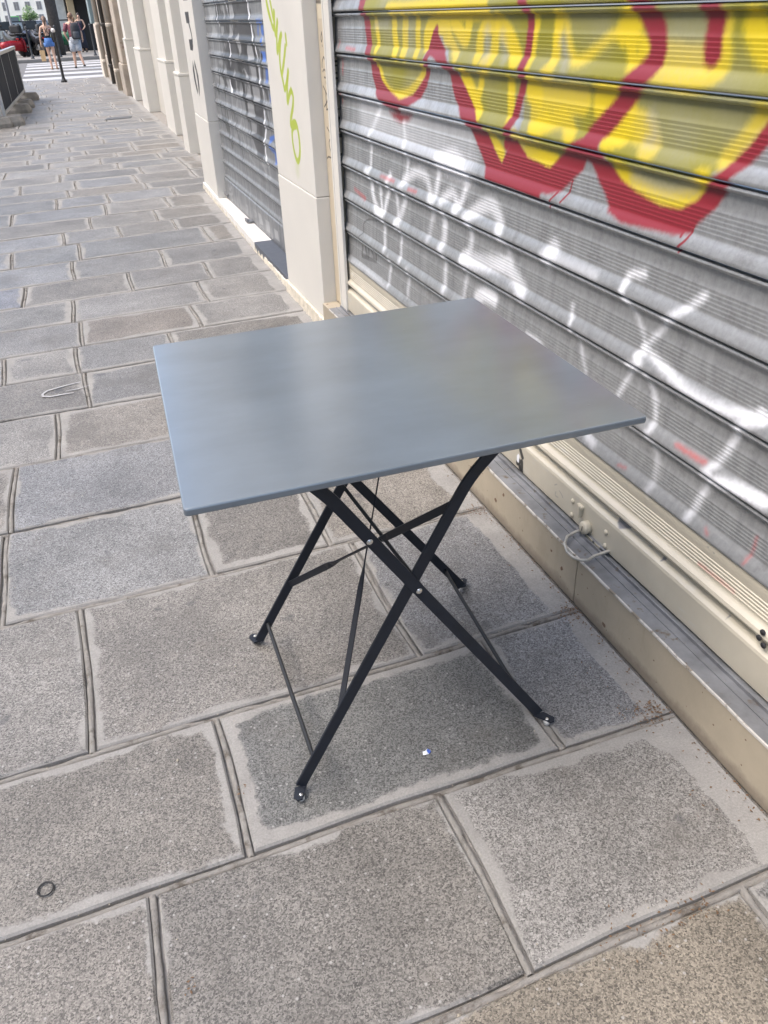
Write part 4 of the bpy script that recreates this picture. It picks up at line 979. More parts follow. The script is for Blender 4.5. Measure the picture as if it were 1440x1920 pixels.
def flatbar(mb, path, y, w=.0218, th=.0055):
    """flat steel bar lying in the plane y, following path (x, z)"""
    P = [Vector(p) for p in path]; m = len(P); L_, R_ = [], []
    for i in range(m):
        d0 = (P[i] - P[i - 1]).normalized() if i else (P[1] - P[0]).normalized()
        d1 = (P[i + 1] - P[i]).normalized() if i < m - 1 else d0
        n0, n1 = Vector((-d0.y, d0.x)), Vector((-d1.y, d1.x)); nn = (n0 + n1).normalized(); s = w / 2 / max(.5, nn.dot(n0))
        L_.append(P[i] + nn * s); R_.append(P[i] - nn * s)
    out = [(p.x - tx, p.y) for p in L_ + R_[::-1]]
    return mb.prism(out, y - th / 2 - ty, y + th / 2 - ty, 'y', .0009)
def smooth_path(a, kink, b, r=.03):
    a, kink, b = Vector(a), Vector(kink), Vector(b); d0 = (a - kink).normalized(); d1 = (b - kink).normalized()
    p0, p1 = kink + d0 * r, kink + d1 * r
    return [tuple(a)] + [tuple(p0 * (1 - u) ** 2 + kink * 2 * u * (1 - u) + p1 * u * u) for u in (0, .25, .5, .75, 1)] + [tuple(b)]
def leg(foot, kink, topp, y, side, sx):
    """side -1: foot tab turned towards -y, +1 towards +y"""
    o = flatbar(MB(), smooth_path(foot, kink, topp), y)
    # foot tab, bent flat along the ground
    fx, fz = foot; dxx = .016 if sx > 0 else .010; w = .0102; e = .031
    V = []
    for zz in (.0105, .0145):
        V += [(fx - w * 1.2 - tx, y - ty, zz), (fx + w * 1.2 - tx, y - ty, zz), (fx + sx * dxx + w - tx, y + side * e * .72 - ty, zz), (fx + sx * dxx + w * .45 - tx, y + side * e - ty, zz), (fx + sx * dxx - w * .45 - tx, y + side * e - ty, zz), (fx + sx * dxx - w - tx, y + side * e * .72 - ty, zz)]
    o.add(V, [(5, 4, 3, 2, 1, 0), (6, 7, 8, 9, 10, 11)] + [(i, (i + 1) % 6, 6 + (i + 1) % 6, 6 + i) for i in range(6)])
    ob = o.build('leg', leg_paint, tbl)
    c = (fx + sx * dxx * .55 - tx, y + side * .021 - ty)
    MB().lathe([(.0042, .0145), (.0040, .0158), (.0022, .0170), (.0004, .0174)], (c[0], c[1], 0), 10).build('foot_rivet', rivet_metal, ob)
    MB().lathe([(.0004, .0), (.005, .0), (.0066, .002), (.0068, .0085), (.006, .0105)], (c[0], c[1], 0), 12).build('foot_glide', glide_white, ob)
    return ob
A_foot, A_kink, A_top = (.682, .016), (.266, .652), (.205, .722)
B_foot, B_kink, B_top = (.161, .016), (.510, .628), (.605, .722)
A2_foot, A2_kink, A2_top = (.717, .016), (.262, .650), (.225, .722)
B2_foot, B2_kink, B2_top = (.178, .016), (.566, .638), (.640, .722)
legA = leg(A_foot, A_kink, A_top, NY - .0035, -1, +1)
legB = leg(B_foot, B_kink, B_top, NY + .0030, -1, -1)
legA2 = leg(A2_foot, A2_kink, A2_top, FY + .0035, 1, +1)
legB2 = leg(B2_foot, B2_kink, B2_top, FY - .0030, 1, -1)
for x0, y0, z0 in ((.413, NY - .0066, .426), (.327, NY - .0066, .554)):
    MB().lathe([(.0062, 0), (.0058, -.0014), (.0036, -.0028), (.0004, -.0032)], (x0 - tx, y0 - ty, z0), 12, 'y').build('pivot_rivet', rivet_metal, legA)
MB().lathe([(.0062, 0), (.0058, .0014), (.0036, .0028), (.0004, .0032)], (.44 - tx, FY + .0062 - ty, .43), 12, 'y').build('pivot_rivet', rivet_metal, legA2)
def onleg(f, k, z): return f[0] + (k[0] - f[0]) * (z - f[1]) / (k[1] - f[1])
def strap(a, b, w=.0150, th=.0030, tw=((0, 1.35), (.30, 1.35), (.36, .25), (.60, .25), (.66, 1.35), (1, 1.35))):
    """flat strip between two legs, twisted twice so that it lies flat where the braces cross"""
    a, b = Vector(a), Vector(b); d = (b - a).normalized(); s = d.cross(Vector((0, 0, 1))).normalized(); u = s.cross(d)
    rings = []
    N = 28
    for i in range(N + 1):
        f = i / N
        for (f0, q0), (f1, q1) in zip(tw[:-1], tw[1:]):
            if f0 <= f <= f1: ang = q0 + (q1 - q0) * (f - f0) / max(1e-6, f1 - f0)
        c, si = math.cos(ang), math.sin(ang); e1 = s * c + u * si; e2 = -s * si + u * c; p = a + (b - a) * f
        rings.append([p + e1 * w / 2 + e2 * th / 2, p - e1 * w / 2 + e2 * th / 2, p - e1 * w / 2 - e2 * th / 2, p + e1 * w / 2 - e2 * th / 2])
    return MB().loft([[(q.x - tx, q.y - ty, q.z) for q in r] for r in rings], True, False)
s1 = strap((onleg(B2_foot, B2_kink, .160), FY - .005, .160), (onleg(B_foot, B_kink, .583), NY + .005, .583)).build('cross_brace', leg_paint, tbl)
s2 = strap((onleg(B_foot, B_kink, .176), NY + .005, .176), (onleg(B2_foot, B2_kink, .600), FY - .005, .600), w=.0115, tw=((0, .35), (.36, .35), (.43, 1.35), (1, 1.35))).build('cross_brace', leg_paint, tbl)
s3 = strap((onleg(A_foot, A_kink, .345), NY + .0, .345), (onleg(A2_foot, A2_kink, .580), FY - .001, .580), w=.007, tw=((0, 1.2), (.4, 1.2), (.6, .9), (1, .9))).build('side_brace', rod_paint, tbl)
def rod(a, b):
    a, b = Vector(a), Vector(b); d = (b - a) * .06
    return MB().tube([(p.x - tx, p.y - ty, p.z) for p in (a, a + d * .25 + Vector((0, 0, -.002)), a + d + Vector((0, 0, -.004)), b - d + Vector((0, 0, -.004)), b - d * .25 + Vector((0, 0, -.002)), b)], .0046, 8).build('stretcher_rod', rod_paint, tbl)
rod((onleg(B_foot, B_kink, .074), NY + .0055, .074), (onleg(B2_foot, B2_kink, .058), FY - .0055, .062))
rod((onleg(A_foot, A_kink, .084), NY + .0, .084), (onleg(A2_foot, A2_kink, .082), FY + .0, .082))
for y0, xa, xb in ((NY, .19, .61), (FY, .21, .66)):
    MB().box(xa - tx, xb - tx, y0 - .011 - ty, y0 + .011 - ty, .7205, .7270, .001).build('top_rail', leg_paint, tbl)

# ------------------------------------------------------------------ litter on the ground
ring_m = plain('black_rubber', (.03, .03, .03), .6)
rg = [( .0125 * math.cos(a) * 1.05, .0135 * math.sin(a), .0028 + .0005 * math.sin(2 * a)) for a in [2 * math.pi * i / 28 for i in range(29)]]
tag(MB().tube(rg, .0016, 6, False).build('rubber_ring', ring_m, None), 'thin black rubber ring lying on a grey slab at lower left', 'rubber ring').location = (-.317, 1.014, .001)
cr = MB(); rr2 = random.Random(4)
V = [(-.009, -.004, .001), (-.004, -.007, .0035), (.003, -.0055, .001), (.008, -.003, .004), (.009, .003, .0015), (.004, .006, .005), (-.002, .005, .0012), (-.008, .003, .004), (0, 0, .0062)]
F = [(i, (i + 1) % 8, 8) for i in range(8)]
sc = thing('wrapper_scrap', 'tiny crumpled white and blue wrapper scrap on the slab under the table', 'litter', (.425, 1.047, .001))
cr.add(V, [f for f in F if f[0] in (5, 6, 7, 0, 1)]).build('white_part', plain('white_foil', (.72, .75, .80), .35), sc)
MB().add(V, [f for f in F if f[0] in (2, 3, 4)]).build('blue_part', plain('blue_print', (.06, .14, .55), .35), sc)
dry = plain('dry_leaf_crumbs', (.17, .105, .06), .9, var=.4, nscale=200)
db = MB(); rl = random.Random(21)
spots = [(.930, 1.332, .035, 60), (.925, 1.315, .05, 40), (.915, 1.845, .04, 60), (.90, 2.30, .05, 60), (.90, .967, .045, 80), (.925, .975, .03, 60), (.62, .575, .09, 50), (.72, .572, .06, 50), (.946, .55, .35, 90), (.946, 1.2, .5, 110), (.946, 1.9, .5, 90), (.948, 2.8, .6, 80), (.93, 1.1, .08, 20), (.935, .75, .10, 30), (.94, 1.6, .15, 30), (-.10, .75, .02, 8), (.05, 1.1, .02, 8)]
for (cx, cy, r, n) in spots:
    for _ in range(n):
        x = cx + rl.gauss(0, r * .5); y = cy + rl.gauss(0, r * (.22 if abs(cy - .57) < .02 else .5))
        if r > .3: x = cx - abs(rl.gauss(0, .010))
        x = min(x, .952)
        s = rl.uniform(.0012, .0042); a = rl.uniform(0, 6.28); z = rl.uniform(-.001, .003)
        q = [(x + s * math.cos(a + b) * (1 if i % 2 else .45), y + s * math.sin(a + b) * (1 if i % 2 else .45), z + rl.uniform(0, .003)) for i, b in enumerate((0, 1.6, 3.1, 4.7))]
        db.add(q, [(0, 1, 2, 3)])
crumbs = db.build('leaf_crumbs', dry, None); crumbs['kind'] = 'stuff'
gv = MB()
for _ in range(260):                                # grit caught in the joints and on the slabs
    if rl.random() < .6:
        k = rl.randrange(4, 9); x = rl.uniform(-.6, .93); y = by(k, x) + rl.choice((-1, 1)) * .008; z = -.006
    else: x, y, z = rl.uniform(-.6, .93), rl.uniform(.5, 2.5), .001
    s = rl.uniform(.0008, .0022) * (2 if rl.random() < .06 else 1); a = rl.uniform(0, 3)
    gv.add([(x + s * math.cos(a), y + s * math.sin(a), z), (x - s * math.sin(a), y + s * math.cos(a), z), (x - s * math.cos(a), y - s * math.sin(a), z), (x + s * math.sin(a), y - s * math.cos(a), z), (x, y, z + s)], [(0, 1, 4), (1, 2, 4), (2, 3, 4), (3, 0, 4)])
gr_ = gv.build('grit', plain('pale_grit', (.40, .36, .29), .9, var=.5, nscale=300), None); gr_['kind'] = 'stuff'
tag(MB().prism([(.58, 14.05), (.98, 14.12), (1.02, 14.36), (.66, 14.38)], .0, .004, 'z').build('drain_cover', plain('drain_iron', (.10, .105, .11), .6), None), 'flat dark drain cover in the pavement near the pilasters', 'drain cover')

# ------------------------------------------------------------------ old stone house after the shop front
old = thing('stone_house', 'weathered brown stone house front with drainpipes just before the crossing', 'building', (1.5, 21, 0))
O = lambda mb, n, m: mb.build(n, m, old, None)
def ob(x0, x1, y0, y1, z0, z1, bev=0): return MB().box(x0 - 1.5, x1 - 1.5, y0 - 21, y1 - 21, z0, z1, bev)
O(ob(1.42, 1.8, 17.755, 26.2, -.1, 9.0), 'wall', old_stone)
O(ob(1.30, 1.6, 25.6, 26.4, -.1, 9.0, .03), 'corner_pier', plain('pale_pier', (.52, .46, .39), .8, var=.12))
for y0, y1, x0 in ((18.3, 19.1, 1.31), (20.6, 21.3, 1.33), (22.9, 23.7, 1.34)):
    O(ob(x0, 1.46, y0, y1, .55, 9.0, .02), 'stone_pier', plain('pier_stone', (.46, .40, .33), .85, var=.18, dirt=((.25, .2, .16), 7, .6)))
    O(ob(x0 - .03, 1.46, y0 - .04, y1 + .04, -.01, .545, .02), 'pier_foot', old_stone)
pm = plain('pipe_cream', (.56, .50, .42), .5, var=.08); pd = plain('pipe_dark', (.07, .065, .06), .5)
def pipe(x, y, r, m, z0=.02):
    p = MB().tube([(x - 1.5, y - 21, z0), (x - 1.5, y - 21, 9)], r, 10).build('drainpipe', m, old)
    for z in (.35, 1.15, 2.1, 4): MB().lathe([(r + .012, z), (r + .014, z + .02), (r + .014, z + .05), (r + .012, z + .07)], (x - 1.5, y - 21, 0), 10).build('pipe_collar', m, p)
pipe(1.27, 19.55, .06, pm); pipe(1.29, 21.8, .045, pd); pipe(1.31, 24.4, .055, pm)
O(ob(1.18, 1.42, 24.6, 25.3, 1.2, 3.4, .02), 'shop_sign', plain('sign_blue_grey', (.22, .30, .32), .4))
for y0 in (19.2, 21.45, 23.85): O(ob(1.39, 1.415, y0 + .05, y0 + .9, .3, 2.4), 'door_panel', plain('brown_door', (.13, .10, .08), .5))

# ------------------------------------------------------------------ people
skin = plain('skin', (.50, .315, .225), .5, var=.06, nscale=12)
hair_b = plain('hair_brown', (.13, .075, .045), .55, var=.25, nscale=60); hair_d = plain('hair_dark', (.03, .022, .018), .5, var=.25, nscale=60)
def skin_body(parent, J, E, Rd, roots, mat=skin):
    me = D.meshes.new('body'); names = list(J)
    me.from_pydata([J[n] for n in names], [(names.index(a), names.index(b)) for a, b in E], [])
    me.materials.append(mat)
    o = link('body', me, parent)
    o.modifiers.new('skin', 'SKIN')
    for n, sv in zip(names, me.skin_vertices[0].data):
        r = Rd[n]; sv.radius = (r, r) if not isinstance(r, tuple) else r; sv.use_root = n in roots
    sub = o.modifiers.new('subdivision', 'SUBSURF'); sub.levels = sub.render_levels = 2
    o.modifiers['skin'].use_smooth_shade = True
    return o
def figure(parent, h, legL, legR, armL, armR, head_turn=0.0, slim=1.0, lean=.0):
    """continuous standing body facing +y; legs and arms given as (knee, ankle) and (elbow, wrist) in body heights"""
    J, Rd, E = {}, {}, []
    def j(n, p, r, to=None):
        J[n] = tuple(c * h for c in p); Rd[n] = tuple(q * h for q in r) if isinstance(r, tuple) else r * h
        if to: E.append((to, n))
    j('pelvis', (0, 0, .525), .068 * slim); j('waist', (0, lean * .3, .61), .058 * slim, 'pelvis'); j('chest', (0, lean * .7, .715), .070 * slim, 'waist'); j('collar', (0, lean, .805), .045 * slim, 'chest')
    j('neck', (0, lean + .004, .850), .030, 'collar'); j('skull', (0, lean + .012, .905), .050, 'neck'); j('crown', (0, lean + .008, .957), .042, 'skull')
    ct, st = math.sin(head_turn), math.cos(head_turn)
    j('nose', (-.060 * ct, lean + .012 + .060 * st, .902), .010, 'skull')
    for s, kn, an, n in ((-1, legL[0], legL[1], 'l'), (1, legR[0], legR[1], 'r')):
        j('hip' + n, (s * .052, 0, .49), .054 * slim, 'pelvis'); j('knee' + n, kn, .033 * slim, 'hip' + n)
        mid = tuple(kn[i] * .62 + an[i] * .38 for i in range(3)); j('calf' + n, (mid[0], mid[1] - .008, mid[2]), .032 * slim, 'knee' + n)
        j('ankle' + n, an, .020, 'calf' + n); j('ball' + n, (an[0] + s * .008, an[1] + .085, max(.018, an[2] - .03)), .017, 'ankle' + n)
    for s, el, wr, n in ((-1, armL[0], armL[1], 'l'), (1, armR[0], armR[1], 'r')):
        j('shoulder' + n, (s * .100 * (slim * .5 + .5), lean, .800), .031 * slim, 'collar'); j('elbow' + n, el, .023 * slim, 'shoulder' + n); j('wrist' + n, wr, .0155, 'elbow' + n)
        d = Vector(wr) - Vector(el); d.normalize(); pl = Vector(wr) + d * .035; j('palm' + n, tuple(pl), .0165, 'wrist' + n)
        sd_ = Vector((0, 1, 0)); roots_f = []
        for q, (off, ln) in enumerate(((.016, .030), (.006, .036), (-.005, .034), (-.015, .026))):
            b0 = pl + sd_ * off; b1 = b0 + d * ln * .6 + Vector((-s * .004, 0, 0)); b2 = b1 + d * ln * .5 + Vector((-s * .008, 0, 0))
            for m_, (bb, rr_) in enumerate(((b0, .0058), (b1, .0054), (b2, .0046))): j('f%s%d%d' % (n, q, m_), tuple(bb), rr_, None if m_ == 0 else 'f%s%d%d' % (n, q, m_ - 1))
        b0 = Vector(wr) + d * .014 + sd_ * .012; b1 = b0 + d * .018 + sd_ * .016; b2 = b1 + d * .016 + sd_ * .004
        for m_, bb in enumerate((b0, b1, b2)): j('t%s%d' % (n, m_), tuple(bb), .0062 - .0005 * m_, None if m_ == 0 else 't%s%d' % (n, m_ - 1))
    roots = {'pelvis'} | {n for n in J if n.startswith('f') and n.endswith('0')} | {n for n in J if n.startswith('t') and n.endswith('0')}
    skin_body(parent, J, E, Rd, roots)
    return {n: Vector(p) for n, p in J.items()}
def ringz(c, rx, ry, n=14, pw=1.0): return [(c[0] + rx * math.cos(2 * math.pi * k / n), c[1] + ry * math.sin(2 * math.pi * k / n), c[2]) for k in range(n)]
def hair(parent, J, h, mat, tail=None, turn=0.0):
    c = (J['skull'] + J['crown']) / 2; ct, st = math.sin(turn), math.cos(turn)
    m = MB()
    back = Vector((ct, -st, 0)) * .018 * h
    m.ell(tuple(c + back + Vector((0, 0, .012 * h))), (.052 * h, .058 * h, .062 * h), 12, 7)
    if tail:
        m.tube([c + back * 3 + Vector((0, 0, tail[0] * h)), c + back * 4.6 + Vector((0, 0, (tail[0] - .035) * h)), c + back * 4.2 + Vector((0, 0, -tail[1] * h))], [.022 * h, .026 * h, .008 * h], 8)
    return m.build('hair', mat, parent)
cloth = lambda n, c, v=.12: plain(n, c, .85, var=v, nscale=25)
def shorts(parent, J, h, zlow, mat, wide=1.0, flare=.0):
    m = MB()
    w = J['waist']; p = J['pelvis']
    m.loft([ringz((0, 0, w.z - .012 * h), .074 * h * wide, .062 * h * wide), ringz((0, 0, p.z + .02 * h), .085 * h * wide, .074 * h * wide), ringz((0, -.006 * h, p.z - .05 * h), .098 * h * wide, .080 * h * wide), ringz((0, -.004 * h, p.z - .085 * h), .045 * h * wide, .045 * h * wide)])
    for s, n in ((-1, 'l'), (1, 'r')):
        a, k = J['hip' + n], J['knee' + n]; f = min(1.0, (a.z - zlow * h) / (a.z - k.z)); e = a + (k - a) * f
        m.tube([a + Vector((0, 0, .02 * h)), a + (k - a) * f * .5, e], [.062 * h * wide, (.056 + flare) * h * wide, (.050 + flare * 1.6) * h * wide], 12)
    return m.build('shorts', mat, parent)
def sandal(parent, J, h, mat):
    for n in 'lr':
        a, b = J['ankle' + n], J['ball' + n]; d = (b - a); d.z = 0; d.normalize()
        c = [a - d * .03 * h, b + d * .04 * h]; s = Vector((-d.y, d.x, 0)) * .026 * h
        z0, z1 = min(a.z, b.z) - .024 * h, min(a.z, b.z) - .012 * h
        m = MB(); ring = [c[0] - s * .7, c[0] + s * .7, (c[0] + c[1]) / 2 + s, c[1] + s * .6, c[1] - s * .6, (c[0] + c[1]) / 2 - s]
        zz = [a.z - .024 * h] * 2 + [(a.z + b.z) / 2 - .024 * h] + [b.z - .016 * h] * 2 + [(a.z + b.z) / 2 - .024 * h]
        m.loft([[(q.x, q.y, z) for q, z in zip(ring, zz)], [(q.x, q.y, z + .012 * h) for q, z in zip(ring, zz)]], True, False)
        m.tube([b + s * 1.05 + Vector((0, 0, -.004)), b + Vector((0, 0, .020 * h)), b - s * 1.05 + Vector((0, 0, -.004))], .006 * h, 6)
        m.build('sandal', mat, parent)
# the woman walking away
h = 1.56
wm = thing('person', 'person with tied brown hair in a black open-back top and denim shorts', 'person', (.10, 33.3, -.115), R(-3))
J = figure(wm, h, ((-.045, .02, .275), (-.04, -.035, .045)), ((.055, -.01, .275), (.060, -.06, .050)), ((-.150, -.01, .64), (-.165, .015, .50)), ((.150, -.02, .65), (.150, .06, .535)), 0, .92)
hair(wm, J, h, hair_b, (.03, .11))
tp = cloth('black_top', (.018, .018, .02))
m = MB(); m.loft([ringz((0, 0, .585 * h), .068 * h, .060 * h), ringz((0, .006 * h, .64 * h), .068 * h, .060 * h), ringz((0, .02 * h, .70 * h), .074 * h, .058 * h), ringz((0, .034 * h, .76 * h), .066 * h, .046 * h)])
for s in (-1, 1): m.tube([(s * .05 * h, .05 * h, .76 * h), (s * .052 * h, .01 * h, .835 * h), (s * .02 * h, -.062 * h, .76 * h), (-s * .055 * h, -.062 * h, .66 * h)], .0055 * h, 6)
m.build('top', tp, wm)
shorts(wm, J, h, .435, cloth('denim_blue', (.075, .17, .40)), 1.0, .003)
sandal(wm, J, h, plain('tan_leather', (.35, .22, .14), .6))
MB().lathe([(.017 * h, -.008 * h), (.019 * h, 0), (.017 * h, .008 * h)], tuple(J['wristr']), 10).build('watch', plain('watch_white', (.75, .75, .75), .3), wm)
bag = thing('paper_bag', 'tan paper shopping bag hanging from the walking woman\'s left hand', 'bag', (.10 - .175 * h, 33.33, -.115 + .27 * h))
MB().prism([(-.07, -.16), (.07, -.16), (.085, .16), (-.085, .16)], -.03, .03, 'y', .004).build('bag_body', plain('kraft_paper', (.55, .37, .19), .8), bag)
for yy in (-.028, .028): MB().tube([(-.05, yy, .155), (-.045, yy, .26), (0, yy * .4, .30), (.045, yy, .26), (.05, yy, .155)], .005, 6).build('bag_handle', plain('bag_cord', (.35, .25, .14), .8), bag)
# the man with the backpack
h = 1.63
mx, my = .93, 33.1
mn = thing('person', 'person with a ponytail in a maroon shirt and grey shorts looking left while crossing', 'person', (mx, my, -.115), R(-2))
J = figure(mn, h, ((-.060, .02, .280), (-.075, .03, .050)), ((.050, -.02, .282), (.095, -.10, .075)), ((-.165, .0, .635), (-.125, .05, .52)), ((.160, .0, .64), (.165, .06, .53)), .9, 1.08, .012)
hair(mn, J, h, plain('hair_auburn', (.20, .11, .06), .55, var=.25, nscale=60), (-.01, .10), .9)
m = MB(); m.loft([ringz((0, 0, .545 * h), .088 * h, .075 * h), ringz((0, .004 * h, .62 * h), .086 * h, .074 * h), ringz((0, .010 * h, .72 * h), .094 * h, .078 * h), ringz((0, .012 * h, .79 * h), .098 * h, .06 * h), ringz((0, .014 * h, .828 * h), .05 * h, .042 * h)])
for n in 'lr': m.tube([J['shoulder' + n] + Vector((0, 0, .01)), J['shoulder' + n] * .5 + J['elbow' + n] * .5, J['shoulder' + n] * .2 + J['elbow' + n] * .8], [.042 * h, .040 * h, .043 * h], 10)
m.build('shirt', cloth('maroon_check', (.17, .055, .07), .45), mn)
shorts(mn, J, h, .315, cloth('grey_shorts', (.36, .38, .41)), 1.08, .008)
sandal(mn, J, h, plain('dark_sandal', (.03, .027, .025), .6))
hd = J['skull']
MB().tube([hd + Vector((-.052, .035, .012)) * h, hd + Vector((-.060, .012, .012)) * h, hd + Vector((-.035, -.035, .012)) * h], .008 * h, 6).build('sunglasses', black_gap, mn)
bk = thing('backpack', 'dark backpack worn on the back of the man in the maroon shirt', 'backpack', (mx + .055 * h, my - .115 * h, -.115 + .665 * h), R(-2))
m = MB(); m.loft([[(x * s_, y * s_ * .9, z) for x, y in ((-.13, .07), (-.15, 0), (-.11, -.10), (0, -.125), (.11, -.10), (.15, 0), (.13, .07), (0, .08))] for s_, z in ((.80, -.22), (1.0, -.18), (1.04, -.02), (.98, .14), (.72, .23), (.30, .255))])
m.build('pack_body', cloth('pack_dark', (.022, .024, .030)), bk)
m = MB(); m.loft([[(x * s_, -.10 + y * s_ * .5, z) for x, y in ((-.10, .05), (-.10, -.04), (0, -.08), (.10, -.04), (.10, .05))] for s_, z in ((.85, -.19), (1.0, -.16), (1.0, -.04), (.85, .0))])
m.build('front_pocket', cloth('pack_grey', (.06, .065, .075)), bk)
for s in (-1, 1): MB().tube([(s * .10, .06, .18), (s * .11, .14, .26), (s * .11, .24, .17), (s * .12, .22, -.02), (s * .11, .07, -.17)], .016, 6).build('strap', cloth('pack_strap', (.03, .03, .035)), bk)
# the woman at the doorway
h = 1.58
w2 = thing('person', 'person in a long dark sleeveless dress by the doorway across the road', 'person', (1.66, 45.6, 0), R(176))
J = figure(w2, h, ((-.045, .0, .275), (-.045, -.02, .045)), ((.045, .0, .275), (.05, -.02, .045)), ((-.140, .03, .65), (-.09, .10, .60)), ((.155, -.01, .64), (.165, .03, .50)), 0, .95)
hair(w2, J, h, hair_d, None)
m = MB(); m.loft([ringz((0, -.01 * h, .10 * h), .125 * h, .115 * h), ringz((0, -.005 * h, .30 * h), .10 * h, .09 * h), ringz((0, 0, .50 * h), .092 * h, .085 * h), ringz((0, 0, .61 * h), .070 * h, .064 * h), ringz((0, .005 * h, .71 * h), .080 * h, .072 * h), ringz((0, .004 * h, .79 * h), .075 * h, .05 * h)])
m.build('dress', cloth('navy_dress', (.018, .020, .035)), w2)
sandal(w2, J, h, plain('dark_shoe', (.03, .03, .03), .5))

# ------------------------------------------------------------------ street furniture
iron = plain('bollard_iron', (.028, .030, .032), .5, var=.15)
def bollard(x, y, z, label, knob=True):
    b = thing('bollard', label, 'bollard', (x, y, z), group='bollards by the crossing')
    MB().lathe([(.075, -.01), (.075, .03), (.050, .06), (.034, .12), (.032, 1.00), (.040, 1.02), (.040, 1.05), (.030, 1.07)], (0, 0, 0), 12).build('post', iron, b)
    MB().ell((0, 0, 1.10), (.05, .05, .05), 12, 8).build('knob', plain('knob_white', (.72, .72, .72), .4) if knob else iron, b)
bollard(.228, 23.9, 0, 'dark bollard with a white round knob standing at the near kerb of the crossing')
bollard(.47, 40.7, 0, 'dark bollard on the far kerb, behind the gap between the two walkers', False)
bollard(1.86, 40.6, 0, 'dark bollard on the far kerb, close to the corner of the stone house', False)
bollard(-.63, 40.8, 0, 'dark bollard on the far kerb, in front of the parked motorbikes', False)
steel_p = plain('barrier_steel', (.46, .48, .50), .4, .5, var=.12, nscale=20); panel_g = plain('barrier_panel', (.022, .030, .046), .7, var=.08, spec=.12); conc = plain('foot_concrete', (.25, .24, .22), .9, var=.18, nscale=20, bump=.4)
def barrier(a, b, label, n):
    a, b = Vector(a), Vector(b); L = (b - a).length; rz = math.atan2(b.y - a.y, b.x - a.x)
    t_ = thing('site_barrier', label, 'barrier', (a.x, a.y, 0), rz, 'site barriers along the kerb')
    fr = MB()
    for x in (.0, L): fr.box(x - .022, x + .022, -.022, .022, .10, .92, .004)
    fr.box(.022, L - .022, -.020, .020, .14, .185, .004).box(.022, L - .022, -.035, .035, .87, .92, .006)
    fr.build('frame', steel_p, t_)
    for i in range(n):
        x0, x1 = .024 + (L - .048) * i / n, .024 + (L - .048) * (i + 1) / n
        MB().box(x0 + .008, x1 - .008, -.008, .008, .187, .868, .003).build('panel', panel_g, t_)
        if i: MB().box(x0 - .007, x0 + .007, -.012, .012, .187, .868, .002).build('upright', steel_p, t_)
    for x in (.02, L * .42, L * .62, L - .1):
        f = MB(); f.loft([[(x + u * .17 * s_, v * .25 * s_, z) for u, v in ((-1, -.8), (-.8, -1), (.8, -1), (1, -.8), (1, .8), (.8, 1), (-.8, 1), (-1, .8))] for s_, z in ((1, 0), (1, .05), (.86, .125), (.80, .13))], True, False)
        f.build('foot_block', conc, t_)
barrier((-.80, 14.35), (-.60, 19.1), 'dark grey panel barrier with steel frame on concrete feet at the far left', 3)
barrier((-1.62, 13.9), (-.86, 14.3), 'short steel framed barrier end piece at the left edge of the pavement', 1)

